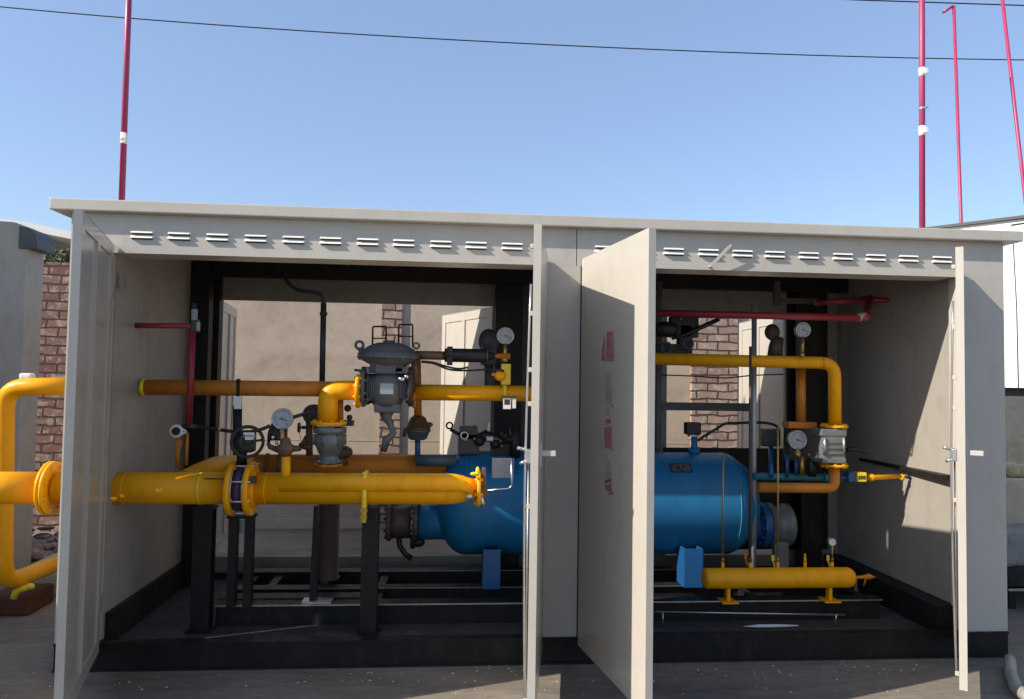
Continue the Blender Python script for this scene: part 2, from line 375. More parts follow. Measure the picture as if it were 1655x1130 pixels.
# rear frame : header, sill, uprights
r1L, r1R = at(355, 600, YR).x, at(794, 600, YR).x
r2L, r2R = at(1076, 600, YR).x, at(1266, 600, YR).x
zh, zs = at(560, 490, YR).z, at(560, 898, YR).z
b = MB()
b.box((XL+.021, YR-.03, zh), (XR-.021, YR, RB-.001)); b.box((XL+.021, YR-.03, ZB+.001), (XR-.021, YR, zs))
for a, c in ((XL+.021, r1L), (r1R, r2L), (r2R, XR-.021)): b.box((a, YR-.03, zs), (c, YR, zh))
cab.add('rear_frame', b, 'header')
b = MB()
for a, w, y0 in ((at(300, 700, 1.2).x, .13, 1.2), (at(325, 700, 1.3).x+.02, .06, 1.36), (at(800, 600, 1.25).x, .20, 1.3), (at(1300, 600, 1.2).x, .16, 1.25)):
    b.box((a, y0, .112), (a+w, y0+.09, RB-.045))
b.box((b1L+.01, 1.24, RB-.16), (bW-.01, 1.30, RB-.045))
cab.add('inner_frame', b, 'black')
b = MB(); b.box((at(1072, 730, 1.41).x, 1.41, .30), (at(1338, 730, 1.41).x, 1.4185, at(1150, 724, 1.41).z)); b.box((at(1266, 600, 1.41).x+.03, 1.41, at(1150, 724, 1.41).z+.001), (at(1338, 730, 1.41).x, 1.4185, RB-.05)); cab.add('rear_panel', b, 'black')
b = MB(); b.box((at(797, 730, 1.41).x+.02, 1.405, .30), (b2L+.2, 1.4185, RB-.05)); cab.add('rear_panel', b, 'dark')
b = MB(); p = at(533, 440, .5); b.box((p.x-.02, .08, RB-.075), (p.x+.02, 1.2, RB-.041)); p = at(1257, 470, .6); b.box((p.x-.02, .08, RB-.075), (p.x+.02, 1.2, RB-.041)); cab.addsplit('ceiling_rail', b, 'dark')

# doors --------------------------------------------------------------
def solve(hx, hy, w, px, py, z=2.24):
    lo, hi = math.radians(20), math.radians(160)
    for _ in range(60):
        m = (lo+hi)/2; q = proj(V((hx+w*math.cos(m), hy-w*math.sin(m), z)))[0]
        if q > px: lo = m
        else: hi = m
    return m
DZ0, DZ1, TH = .105, 2.24, .034
def door(hx, w, ang, side, rods, handle_z=None, hy=-.006, parent=cab, rear=False, label=None, z0=DZ0, z1=DZ1, foil=False):
    # inner plane hinge at (hx,hy); u along the leaf, n = inner normal
    u = V((math.cos(ang), -math.sin(ang), 0))
    if rear: u = V((math.cos(ang), math.sin(ang), 0))
    n = V((-u.y, u.x, 0)) if side > 0 else V((u.y, -u.x, 0))
    mt = Matrix(((u.x, n.x, 0, hx), (u.y, n.y, 0, hy), (0, 0, 1, 0), (0, 0, 0, 1)))
    b = MB()
    b.box((0, -TH, z0), (w, -TH+.003, z1), mt)                       # outer skin
    for a0, a1, c0, c1 in ((0, .03, z0, z1), (w-.003, w, z0, z1), (.03, w-.003, z0, z0+.003), (.03, w-.003, z1-.003, z1)):
        b.box((a0, -TH+.003, c0), (a1, 0, c1), mt)
    if foil: b.m = 1
    b.box((.031, -.010, z0+.004), (w-.0031, -.007, z1-.004), mt)     # inner skin, slightly sunk
    for a0, a1 in ((.031, .09), (w-.07, w-.0032)): b.box((a0, -.0068, z0+.0045), (a1, 0.0, z1-.0045), mt)
    for c0, c1 in ((z0+.0045, z0+.07), (z1-.07, z1-.0045)): b.box((.0905, -.0068, c0), (w-.0705, -.0004, c1), mt)
    b.m = 0
    if w > .6 and not foil:
        b.box((w*.52, -.0068, z0+.071), (w*.52+.05, .004, z1-.071), mt)
    d = parent.add('front_door' if not rear else 'rear_door', b, ['door', 'foil'] if foil else 'door', label)
    if handle_z:
        h = MB(); h.box((w-.05, -TH-.075, handle_z-.012), (w-.028, -TH-.0005, handle_z+.012), mt, .003); h.box((w-.062, -TH-.012, handle_z-.06), (w-.016, -TH-.0008, handle_z+.05), mt, .003)
        parent.sub(d, 'handle', h, 'beige')
    for hz in (z0+.25, (z0+z1)/2, z1-.25):
        h = MB(); h.cyl(mt @ V((-.012, -TH*.5, hz-.05)), mt @ V((-.012, -TH*.5, hz+.05)), .009, n=10); h.box((-.012, -.004, hz-.045), (.03, .002, hz+.045), mt); parent.sub(d, 'hinge', h, 'steel')
    if rods:
        h = MB(); a = w-.05; pts = []
        for k in range(13):
            z = z0+.04+(z1-z0-.3)*k/12; pts.append(mt @ V((a+.004*math.sin(k*1.3), .012+.014*math.sin(k/12*math.pi), z)))
        h.sweep(pts, .0050, 8)
        h.cyl(mt @ V((a-.02, .012, z0+.05)), mt @ V((a-.02, .012, 1.22)), .004, n=8)
        parent.sub(d, 'lock_rod', h, 'steel')
        h = MB(); h.box((a-.022, .001, 1.19), (a+.022, .022, 1.25), mt, .004); h.cyl(mt @ V((a-.01, .02, 1.245)), mt @ V((a+.01, .06, 1.255)), .008, n=10)
        h.cyl(mt @ V((a, .02, 1.20)), mt @ V((a, .05, 1.185)), .007, n=10); parent.sub(d, 'latch', h, 'steel')
        for hz in (z0+.06, 1.0, 1.45, 1.6, 1.85, 2.15):
            h = MB(); h.box((a-.009, .001, hz-.011), (a+.009, .018, hz+.010), mt, .003); parent.sub(d, 'rod_bracket', h, 'beige')
    return u, n, d
w1 = .90
a1 = solve(b1L+.008, -.006, w1, 134, 342)
door(b1L+.008, w1, a1, 1, False)
# angle bracket seen high up at the first hinge
a2 = solve(b1R-.0, -.006, w1, 863, 372)
door(b1R, w1, a2, -1, True, 1.235)
hx3 = b2L+.002; a3 = solve(hx3, -.006, w1, 1049, 376)
u3 = V((math.cos(a3), -math.sin(a3), 0)); n3 = V((-u3.y, u3.x, 0))
u, n, d3 = door(hx3+n3.x*TH, w1, a3, 1, False, hy=-.006+n3.y*TH-.0)
a4 = solve(b2R-.0, -.006, .84, 1544, 402)
door(b2R, .84, a4, -1, True, 1.235)
# faded vertical lettering on the third door (outer face)
P0 = V((hx3, -.006, 0))-n3*.0006
def on3(px, py): return onplane(px, py, P0, n3)
def decal(polys, mat):
    b = MB()
    for q in polys: b.prism([on3(*p) for p in q], -n3*.0008)
    cab.sub(d3, 'painted_lettering', b, mat)
decal([[(981, 536), (992, 536), (992.5, 580), (979, 580)], [(973.5, 562), (977.5, 542), (978, 582), (972, 582)], [(972, 581), (992.5, 581), (992.5, 584), (974, 584)]], 'decal')
decal([[(978.5, 605), (988.5, 605), (989, 655), (978.5, 652)], [(979, 657), (985, 659), (985, 672), (979, 671)]], 'decal2')
decal([[(979, 678), (987.5, 677), (988, 685), (983, 684), (979, 688)], [(976.5, 691), (989, 690), (989, 725), (977.5, 725)], [(988.5, 724), (991, 724), (991, 730)]], 'decal')
decal([[(980, 746), (986, 746), (987, 758), (979, 758)], [(977.5, 762), (988, 760), (988.5, 774), (978, 777)]], 'decal2')
decal([[(977.5, 776), (988, 773), (988, 781), (984, 779), (978, 782)], [(982, 797), (991, 796), (992, 799), (986, 799.5)], [(988, 652), (991, 655), (991, 660)]], 'decal3')
decal([[(977.5, 784), (988, 782), (988.5, 789), (990, 794), (983, 795), (978.5, 791)]], 'decal')
# stay bar dangling on the fascia
b = MB(); p0, p1 = at(1149, 430, -.03), at(1180, 398, -.05); dd = (p1-p0).normalized(); sx = V((-dd.z, 0, dd.x))*.009
b.prism([p0-sx, p1-sx*.8, p1+dd*.02, p1+sx, p0+sx], (0, .008, 0)); b.cyl(p0+V((0, -.005, 0)), p0+V((0, .032, 0)), .006, n=8)
cab.add('stay_bar', b, 'beige')
# rear doors opened outward
def rear_angle(hx, px, w):
    lo, hi = math.radians(20), math.radians(160)
    for _ in range(50):
        m = (lo+hi)/2; q = proj(V((hx+w*math.cos(m), YR+w*math.sin(m), 2.1)))[0]
        if q > px: lo = m
        else: hi = m
    return m
door(r1L, .80, rear_angle(r1L, 383, .8), -1, False, hy=YR+.004, rear=True, z0=zs, z1=zh)
door(r1R+.01, .95, rear_angle(r1R, 713, .95), 1, False, hy=YR+.004, rear=True, z0=zs, z1=zh)
door(r2R+.01, .95, rear_angle(r2R, 1193, .95), 1, False, hy=YR+.004, rear=True, z0=zs, z1=zh)
door(r2L, .80, math.radians(100), -1, False, hy=YR+.004, rear=True, z0=zs, z1=zh)
# black wedge standing in for the shadow beneath the rod, right wall
b = MB(); b.prism([(bW-.001, .10, 1.03), (bW-.001, 1.1, 1.03), (bW-.008, 1.1, 1.03), (bW-.075, .10, 1.03)], (0, 0, -.022)); cab.add('shadow_wedge', b, 'black')
b = MB(); p = at(193, 458, .04); b.box((p.x-.012, .055, p.z-.03), (p.x+.012, .075, p.z+.03)); b.box((p.x-.006, .05, p.z+.04), (p.x+.012, .07, p.z+.055)); cab.add('door_stop', b, 'steel')
cab.done()

# ------------------------------------------------------------------ vent poles on the roof and beyond
def pole(px0, py0, px1, py1, Y, rpx, label, bands=(), hook=False, z0=None, mat='pink'):
    t = T('vent_pole', label, 'pole', 'red vent poles rising above the cabinet roof')
    a, c = at(px0, py0, Y), at(px1, py1, Y)
    if z0 is not None: c = c+(c-a)*((z0-c.z)/(c-a).z)
    r = sz(Y, rpx); top = a if hook else a+(a-c).normalized()*.9
    b = MB(); b.cyl(c, top, r, n=16)
    t.add('mast', b, mat)
    for (py, h, g) in bands:
        q = at(px0+(px1-px0)*(py-py0)/(py1-py0), py, Y); e = (a-c).normalized()
        b = MB(); b.cyl(q-e*sz(Y, h/2), q+e*sz(Y, h/2), r*1.12, n=16)
        b.box(q+V((r*.2, -r*1.7, -sz(Y, h*.25))), q+V((r*1.2, -r*.8, sz(Y, h*.3))))
        t.add('clamp', b, g)
    if hook:
        b = MB(); b.pipe([a-V((0, 0, .1)), a+V((0, 0, .01)), at(px0-17, py0+10, Y)], r*.9, .02, 10); t.add('bent_cap', b, mat)
    else:
        b = MB(); b.cyl(c, c+(a-c).normalized()*.012, r*1.6, n=16); t.add('collar', b, mat)
    return t.done()
pole(208, 0, 197, 318, .7, 4.6, 'thick red vent pole standing alone on the left end of the cabinet roof', [(222, 13, 'white'), (231, 4, 'white')], z0=ZR)
pole(1490, 0, 1490.5, 366, .7, 4.9, 'thickest red vent pole with white tags on the right end of the roof', [(117, 15, 'white'), (176, 5, 'plate'), (212, 17, 'white')], z0=ZR)
pole(1541.5, 10, 1553.5, 364, 3.6, 2.7, 'thin red vent pole with a bent tip behind the right roof end', hook=True, z0=0)
pole(1620, 0, 1655, 305, 3.9, 2.9, 'leaning thin red vent pole at the far right edge', z0=0)
# overhead lines
def cable(pts, Y, r, label):
    b = MB(); P = []
    for i in range(len(pts)-1):
        for k in range(6):
            P.append(at(pts[i][0]+(pts[i+1][0]-pts[i][0])*k/6, pts[i][1]+(pts[i+1][1]-pts[i][1])*k/6, Y))
    P.append(at(*pts[-1], Y)); b.sweep(P, r, 8); single('overhead_cable', label, 'cable', b, 'rubber', 'overhead cables crossing the sky')
def sag(x): # parabola through the seen points of the long line
    pts = [(0, 11), (215, 30), (900, 73), (1300, 89), (1655, 97)]; s = 0
    for i, (xi, yi) in enumerate(pts):
        l = 1
        for j, (xj, yj) in enumerate(pts):
            if j != i: l *= (x-xj)/(xi-xj)
        s += yi*l
    return s
cable([(x, sag(x)) for x in range(-60, 1720, 80)], 8, .010, 'long black overhead cable sagging across the whole sky')
cable([(1200, -10), (1385, 0), (1655, 9), (1800, 13)], 9, .012, 'short stretch of upper overhead cable in the top right corner of the sky')

# ------------------------------------------------------------------ left bay: pipework
YA = .17
ya = lambda x: 790+(x-590)*.000
def A(px, py): return at(px, py, YA)
zA = at(480, 789.5, YA).z
rA = sz(YA, 24.5)
t = T('gas_main_pipe', 'large yellow gas main pipe running low through the left wall into the left bay', 'pipe')
b = MB()
pA = lambda px: V((at(px, 790, YA).x, YA, zA+(at(px, 790, YA).z-zA)*.35))
b.sweep([pA(-90), pA(74)], rA, 36); b.sweep([pA(94), pA(372)], rA, 36); t.add('pipe_run', b, 'yellow')
b = MB(); b.sweep([pA(412), pA(722), pA(735), pA(748), pA(758), pA(768)], [rA, rA, rA*.97, rA*.86, rA*.72, rA*.66], 36); t.add('reducer_pipe', b, 'yellow')
b = MB(); b.flange(pA(80), X, rA*1.66, .018, 8, .009); b.flange(pA(86.5), X, rA*1.66, .018, 8, .009); t.add('flange', b, 'yellow')
b = MB(); b.flange(pA(377), X, rA*1.72, .030, 8, .009); b.cyl(pA(367), pA(376), rA*1.15, n=36); t.add('flange', b, 'yellow')
b = MB(); b.flange(pA(406), X, rA*1.72, .030, 8, .009); b.cyl(pA(407), pA(416), rA*1.15, n=36); t.add('flange', b, 'yellow')
b = MB(); b.flange(pA(773), X, rA*1.15, .022, 6, .010); t.add('flange', b, 'yellow')
b = MB(); b.cyl(pA(324), pA(328), rA*1.03, n=36); t.add('weld_ring', b, 'yedge')
for px in (205, 432, 722):
    b = MB(); b.ring(pA(px), X, rA*.998, .0035, 36, m=6); t.add('weld_seam', b, 'yellow')
b = MB(); b.ring(pA(186.5), X, rA*1.0, .006, 36); t.add('wall_seal', b, 'dark')
t.done()
# butterfly valve between the flanges
t = T('butterfly_valve', 'black butterfly valve clamped in the yellow main pipe with handwheel on top', 'valve')
b = MB(); b.cyl(pA(380), pA(403), rA*1.42, n=36); b.m = 1
for px in (382, 400): b.ring(pA(px), X, rA*1.43, .004, 36)
b.m = 2; b.cyl(pA(386.5), pA(397), rA*1.46, n=36)
t.add('valve_body', b, ['rubber', 'steel', 'purple'])
b = MB()
for k in range(8):
    th = math.pi*2*(k+.5)/8; o = V((0, math.cos(th), math.sin(th)))*rA*1.60
    b.cyl(pA(368)+o, pA(414)+o, .006, n=8)
t.addsplit('stud_bolt', b, 'steel')
b = MB(); p = at(391, 745, YA); q = at(391, 722, YA); b.cyl(p-V((0, 0, .02)), q, .028, n=20); b.box(*pb(378, 732, 408, 697, YA-.05, YA+.05), bev=.012)
t.add('gearbox', b, 'rubber')
b = MB(); c = at(400, 714, YA-.09); ax = V((.35, -1, .05)); b.ring(c, ax, sz(YA, 23), .0095, 36); b.lathe(c-ax.normalized()*.012, ax, [(0, .022), (.03, .022), (.034, .012)], 20)
u_ = ax.normalized().orthogonal().normalized(); w_ = ax.normalized().cross(u_)
for k in range(3):
    th = k*2.094+.4; b.cyl(c, c+(u_*math.cos(th)+w_*math.sin(th))*sz(YA, 22), .007, n=8)
b.cyl(c, c+V((0, .08, 0)), .012, n=12); b.lathe(c-ax.normalized()*.004, ax, [(0, sz(YA, 12)), (.008, sz(YA, 13)), (.012, sz(YA, 9))], 28); t.add('handwheel', b, 'rubber')
b = MB(); p = at(393, 705, YA-.125); q = at(411, 701, YA-.125); b.box((p.x, p.y-.001, p.z-.006), (q.x, q.y+.001, q.z+.006)); b.m = 1; 
for k in range(5): b.box((p.x+.006+k*.011, p.y-.0016, p.z-.003), (p.x+.012+k*.011, p.y-.0008, p.z+.007))
b.m = 2; b.box((p.x, p.y-.0024, p.z-.006), (p.x+.006, p.y-.0012, p.z+.012)); b.m = 0; b.box((p.x+.01, p.y+.0012, p.z-.02), (q.x-.01, p.y+.06, p.z+.002))
t.add('name_plate', b, ['paper', 'ink', 'redink'])
b = MB(); b.cyl(at(330, 775-1, YA-.1), at(366, 774, YA-.1), .004, n=8); b.box(*pb(362, 779, 371, 770, YA-.11, YA-.08)); b.box(*pb(404, 782, 413, 770, YA-.13, YA-.10))
t.add('clip', b, 'dbrown')
t.done()
# slim yellow bypass welded in front of the main
t = T('bypass_pipe', 'slim yellow L shaped bypass pipe lying against the front of the main pipe', 'pipe')
YB = YA-rA+.012
b = MB(); h0, h1 = at(455, 766, YB).z, at(455, 794, YB).z
b.sweep([at(452, 781, YB), at(600, 781, YB), at(728, 781.5, YB), at(745, 785, YB), at(760, 790, YB)], [sz(YB, 13.6)]*3+[sz(YB, 10), sz(YB, 7)], 28); t.add('pipe_run', b, 'yellow')
b = MB(); b.cyl(at(462, 781, YB), at(462, 738, YB), sz(YB, 7), n=20); t.add('riser', b, 'yellow')
t.done()
# plug valve on the riser
t = T('plug_cock', 'brown plug cock on top of the slim yellow riser beside the gauge', 'valve')
c = at(461, 738, YB+.02)
b = MB(); b.lathe(c-V((0, 0, .002)), Z, [(0, .03), (.02, .034), (.03, .048), (.06, .05), (.075, .03), (.1, .024), (.11, .012)], 24); t.add('valve_body', b, 'brown')
b = MB(); b.sweep([at(452, 728, YB+.02), at(436, 722, YB+.02), at(433, 716, YB+.02)], [.018, .014, .01], 12); b.ball(at(478, 725, YB+.02), .022, (1.2, .8, .8)); t.add('end_cap', b, 'dbrown')
t.done()
def gauge(name, label, px, py, Y, rpx, stem=None, dial='glass', face=V((0, -1, 0)), rim='steel', group=None, needle=True):
    t = T(name, label, 'gauge', group); c = at(px, py, Y); r = sz(Y, rpx); f = face.normalized()
    b = MB(); b.lathe(c-f*.03, f, [(0, r*.85), (.005, r), (.034, r), (.036, r*.93), (.031, r*.92)], 32); t.add('case', b, rim)
    b = MB(); b.lathe(c+f*.0005, f, [(0, r*.91), (.0015, r*.91)], 32); d = t.add('dial', b, dial)
    u = f.cross(Z).normalized(); w = u.cross(f).normalized()
    b = MB(); o = c+f*.0026
    for k in range(11):
        th = math.radians(225-27*k); e = u*math.cos(th)+w*math.sin(th); b.cyl(o+e*r*.66, o+e*r*.82, r*.022, n=4)
    th = math.radians(200); e = u*math.cos(th)+w*math.sin(th); b.cyl(o-e*r*.2, o+e*r*.62, r*.035, n=4); b.lathe(o-f*.001, f, [(0, r*.09), (.003, r*.09)], 10)
    t.sub(d, 'markings', b, 'ink')
    if stem:
        b = MB(); b.pipe([c-V((0, 0, r*.9))]+[at(*s, Y) for s in stem], r*.22, n=12); b.lathe(at(*stem[-1], Y)-V((0, 0, .0)), Z, [(0, r*.38), (r*.5, r*.38), (r*.5, r*.2)], 6); t.add('stem', b, 'brass')
    return t.done()
gauge('pressure_gauge', 'grey faced pressure gauge above the brown plug cock in the left bay', 456, 677, YB+.02, 16.5, [(457, 728)], group='round pressure gauges')
# block manifold below gauge
t = T('gauge_valve', 'small black gauge valve with chrome knobs under the left gauge', 'valve')
b = MB(); b.box(*pb(434, 712, 463, 690, YB+.05, YB+.09), bev=.006); b.sweep([at(434, 716, YB+.05), at(436, 700, YB+.05), at(443, 683, YB+.05)], [.008, .012, .012], 10); t.add('valve_body', b, 'rubber')
b = MB(); b.ball(at(441, 707, YB+.03), .013); b.ball(at(447, 716, YB+.03), .010); t.add('knob', b, 'stain')
t.done()
# hose from left to gauge
def hose(name, label, pts, Y, r, mat='rubber', cat='hose', group=None):
    P = [at(p[0], p[1], p[2] if len(p) > 2 else Y) for p in pts]; Q = []
    for i in range(len(P)-1):
        p0, p1, p2, p3 = P[max(i-1, 0)], P[i], P[i+1], P[min(i+2, len(P)-1)]
        for k in range(8):
            s = k/8; Q.append(.5*((2*p1)+(p2-p0)*s+(2*p0-5*p1+4*p2-p3)*s*s+(3*p1-p0-3*p2+p3)*s**3))
    Q.append(P[-1]); b = MB(); b.sweep(Q, r, 10); return single(name, label, cat, b, mat, group)
hose('impulse_hose', 'black impulse hose running from the chrome ring valve to the left gauge', [(318, 689, .25), (350, 694, .2), (380, 698, .12), (400, 699, .1), (425, 693, .1), (436, 688, .1)], .2, .010)
hose('impulse_hose', 'short black hose between the left gauge and the grey filter flange', [(470, 676), (482, 672), (492, 669), (500, 667)], .13, .010)

# support posts for the main
def post(px0, px1, py0, py1, Y, dy, label, foot=True, mat='black', base=None):
    t = T('pipe_support', label, 'support post', 'steel posts carrying the pipes')
    a = at(px0, py0, Y); c = at(px1, py1, Y); w = c.x-a.x; z0 = base if base is not None else .11
    b = MB(); b.box((a.x, Y-dy*.5, z0), (a.x+w, Y-dy*.5+.008, a.z)); b.box((a.x, Y+dy*.5-.008, z0), (a.x+w, Y+dy*.5, a.z)); b.box((a.x+w*.5-.005, Y-dy*.5+.0081, z0), (a.x+w*.5+.005, Y+dy*.5-.0081, a.z-.0005))
    t.add('column', b, mat)
    b = MB(); b.box((a.x-.02, Y-dy*.5-.02, z0-.0005), (a.x+w+.02, Y+dy*.5+.02, z0+.012)); b.box((a.x-.008, Y-dy*.5-.01, a.z+.0003), (a.x+w+.008, Y+dy*.5+.01, a.z+.010)); t.addsplit('end_plate', b, mat)
    return t
post(587, 609, 822, 1000, YA+.03, .085, 'front black steel post under the middle of the yellow main pipe').done()
post(317, 341, 822, 1000, .3, .09, 'black steel post under the left end of the yellow main pipe').done()
# clamp strap over the pipe
b = MB(); p = pA(592); b.ring(p, X, rA*1.09, .010, 36); b.cyl(p+V((0, -rA*1.11, rA*1.2)), p+V((0, -rA*1.11, -rA*1.95)), .014, n=12); b.cyl(p+V((0, rA*1.11, 0)), p+V((0, rA*1.11, -rA*1.3)), .009, n=12)
b.m = 1; b.box(p+V((-.020, -rA*1.11-.018, -rA*1.30)), p+V((.020, -rA*1.11+.012, -rA*1.05))); b.box(p+V((-.018, -rA*1.11-.018, -rA*1.7)), p+V((.018, -rA*1.11+.012, -rA*1.48)))
single('pipe_clamp', 'bright yellow U bolt clamp round the main pipe at the front post', 'clamp', b, ['yedge', 'brass'])
# double legs under the butterfly valve
t = T('valve_stand', 'two legged black stand under the butterfly valve', 'support stand')
for (x0, x1) in ((372, 385), (398, 411)):
    a, c = at(x0, 836, .3), at(x1, 836, .3); b = MB(); b.box((a.x, .27, .2405), (c.x, .33, a.z)); t.add('leg', b, 'black')
a, c = at(370, 836, .3), at(413, 836, .3); b = MB(); b.box((a.x, .25, a.z+.0004), (c.x, .35, a.z+.016)); t.add('top_plate', b, 'black')
b = MB(); a, c = at(386, 840, .34), at(397, 862, .34); b.box((a.x, .332, c.z), (c.x, .338, a.z)); t.add('tag', b, 'plate')
t.done()

# upper run C and elbow E
YC = .43
t = T('upper_gas_pipe', 'orange upper pipe running across the left bay from the left wall to the regulator', 'pipe')
zc = at(420, 628, YC); 
pC = lambda px: V((at(px, 628, YC).x, YC, at(px, 627.5+(px-400)*.010, YC).z))
b = MB(); b.cyl(pC(233), pC(560), sz(YC, 12.2), n=28); t.add('pipe_run', b, 'orange')
b = MB(); b.cyl(pC(229), pC(236), sz(YC, 13.6), n=28); t.add('sunlit_end_ring', b, 'yedge')  # brighter yellow stands in for sunlight on the pipe end
t.done()
t = T('elbow_pipe', 'yellow elbow dropping from the regulator inlet down to the grey filter', 'pipe')
YE = .36; b = MB(); b.pipe([at(576, 631, YE), at(530, 631, YE), at(530, 683, YE)], sz(YE, 15.5), .075, 28); t.add('pipe_run', b, 'yellow')
b = MB(); b.flange(at(579, 632, YE), X, sz(YE, 27), .020, 8, .009); t.add('flange', b, 'yellow')
b = MB(); b.flange(at(531, 684, YE), Z, sz(YE, 28), .018, 8, .009); t.add('flange', b, 'yellow')
b = MB(); b.cyl(at(548, 640, YE+.1), at(548, 683, YE+.1), sz(YE, 7), n=16); t.add('branch', b, 'orange')
t.done()
# grey filter body
t = T('gas_filter', 'grey cast filter body below the yellow elbow', 'filter')
c = at(532, 748, YE); h = at(532, 690, YE).z-c.z; r = sz(YE, 17)
b = MB(); b.lathe(c, Z, [(0, r*1.15), (.010, r*1.15), (.010, r*.85), (h*.22, r*.85), (h*.30, r*1.05), (h*.42, r*1.2), (h*.55, r*1.42), (h*.74, r*1.4), (h*.82, r*1.15), (h*.83, r*1.5), (h*.99, r*1.55)], 32); t.add('filter_body', b, 'grey')
b = MB()
for k in range(6):
    th = k*math.pi/3+.2; o = V((math.cos(th), math.sin(th), 0))*r*1.38; b.cyl(c+o+V((0, 0, h*.5)), c+o+V((0, 0, h*.8)), .009, n=8)
b.box(*pb(515, 699, 540, 690, YE-.09, YE-.07), bev=.004); t.add('bolts', b, 'reg')
b = MB(); b.flange(c-V((0, 0, .012)), Z, r*1.25, .014, 6, .008); t.add('flange', b, 'orange')
t.done()
b = MB(); b.lathe(at(506, 670, .55)-V((0, .02, 0)), Yv, [(0, .03), (.01, .062), (.05, .062), (.06, .03)], 24); b.cyl(at(506, 670, .55), at(506, 690, .55), .022, n=12); b.ball(at(562, 660, .55), .022, (1, 1, 1)); b.ball(at(565, 675, .55), .018); b.box(*pb(500, 688, 570, 680, .52, .60))
single('pilot_regulator', 'brown pilot regulator behind the top of the yellow elbow', 'regulator', b, 'dbrown')
# small dark cocks behind filter
t = T('drain_cock', 'dark reddish cock with tiny black handwheel left of the grey filter', 'valve')
b = MB(); b.cyl(at(500, 737, .75), at(500, 682, .75), .022, n=14); b.cyl(at(488, 691, .75), at(500, 691, .75), .011, n=10); b.ball(at(495, 722, .75), .034, (1.1, .8, .6)); b.ball(at(504, 712, .75), .03, (1, .8, .8)); b.sweep([at(484, 721, .75), at(492, 716, .75), at(494, 704, .75)], [.014, .02, .006], 10); b.ball(at(484, 726, .75), .013); t.add('valve_body', b, 'brown')
b = MB(); b.lathe(at(482, 691, .75), X, [(0, .032), (.012, .032)], 20); b.cyl(at(482, 691, .75), at(490, 691, .75), .005, n=8); b.cyl(at(484, 697, .75), at(486, 711, .75), .002, n=6); t.add('handwheel', b, 'rubber')
t.done()
t = T('drain_cock', 'dark reddish rounded valve cap right of the grey filter', 'valve')
b = MB(); b.ball(at(551, 731, .75), .075, (1, .8, .62)); b.cyl(at(551, 738, .75), at(551, 752, .75), .045, n=16); b.cyl(at(562, 726, .75), at(568, 725, .75), .006, n=8); t.add(None, b, 'brown'); t.done()

# rear orange header B
YH = .95
t = T('rear_header_pipe', 'dull orange header pipe lying behind the yellow main pipe', 'pipe')
b = MB(); b.cyl(at(404, 752, YH), at(722, 752, YH), sz(YH, 17), n=28); t.add('pipe_run', b, 'orange')
b = MB(); b.sweep([at(300, 776, .32), at(322, 765, .42), at(345, 755, .55), at(366, 751, .72), at(384, 750, .85), at(410, 752, YH)], sz(.6, 15.5), 24); t.add('curved_branch', b, 'yellow')
b = MB(); b.cyl(at(430, 751, YH-.01), at(434, 751, YH-.01), sz(YH, 18), n=28); b.cyl(at(450, 751, YH), at(456, 751, YH), sz(YH, 18), n=28); t.add('weld_ring', b, 'brown')
t.done()
t = T('teal_outlet_pipe', 'grey teal pipe stub joining the rear header to the blue tank', 'pipe')
b = MB(); b.cyl(at(672, 744, YH-.12), at(738, 744, YH-.12), sz(YH, 9), n=20); t.add('pipe_run', b, 'slate')
b = MB(); b.cyl(at(675, 744, YH-.12), at(675, 706, YH-.12), sz(YH, 4.4), n=16); t.add('riser', b, 'bblue')
t.done()
t = T('relief_valve', 'brown and dark blue relief valve on the thin blue riser', 'valve')
c = at(675, 711, YH-.12)
b = MB(); b.lathe(c, Z, [(0, .045), (.01, .06), (.05, .075), (.055, .083), (.07, .083)], 24); t.add('lower_body', b, 'slate')
b = MB(); b.lathe(c+V((0, 0, .0705)), Z, [(0, .083), (.012, .083), (.016, .075), (.05, .06), (.075, .05), (.09, .03)], 24); b.ball(c+V((.07, 0, .10)), .022, (1.3, .8, .8)); b.sweep([c+V((-.05, 0, .1)), c+V((-.085, 0, .06)), c+V((-.09, 0, 0.02))], .012, 10); t.add('bonnet', b, 'brown')
b = MB(); b.cyl(c+V((0, 0, .14)), at(674, 575, YH-.12), sz(YH, 6), n=16); t.add('outlet_riser', b, 'orange')
t.done()

# upper right run D
t = T('outlet_gas_pipe', 'yellow pipe leaving the regulator to the right behind the open door', 'pipe')
YD = .5
b = MB(); b.cyl(at(672, 634, YD), at(900, 637, YD), sz(YD, 12.8), n=28); t.add('pipe_run', b, 'yellow')
b = MB(); b.cyl(at(667, 644, YD), at(672, 644, YD), sz(YD, 15), n=28); t.add('flange', b, 'orange')
t.done()

# regulator
YG = .45
t = T('gas_regulator', 'large dark grey gas pressure regulator with domed head in the left bay', 'regulator')
c = at(626, 600, YG)
r = sz(YG, 50)
b = MB(); top = at(628, 554, YG); b.lathe(at(628, 601, YG), Z, [(0, r*.42), (.03, r*.5), (.045, r*.62), (.07, r*.88), (.080, r*.93), (.081, r*1.0), (.095, r*1.0), (.0955, r*.96), (.110, r*1.0), (.111, r*.90), (.135, r*.82), (.158, r*.62), (.175, r*.38), (.176, r*.2), (.19, r*.18)], 36)
b.bolts(at(628, 601, YG)+V((0, 0, .09)), Z, r*.93, 12, .008, .02); t.add('actuator_dome', b, 'reg')
b = MB()
c0 = at(625, 656, YG); rr = sz(YG, 27)
b.lathe(at(625, 656, YG), Z, [(0, rr*.75), (.02, rr*.9), (.06, rr*1.05), (.12, rr*1.1), (.17, rr*.95), (.19, rr*.7), (.215, rr*.62)], 28)
b.box(*pb(591, 603, 660, 594, YG-.08, YG+.08), bev=.006); b.cyl(at(590, 624, YG), at(662, 624, YG), sz(YG, 20), n=28)
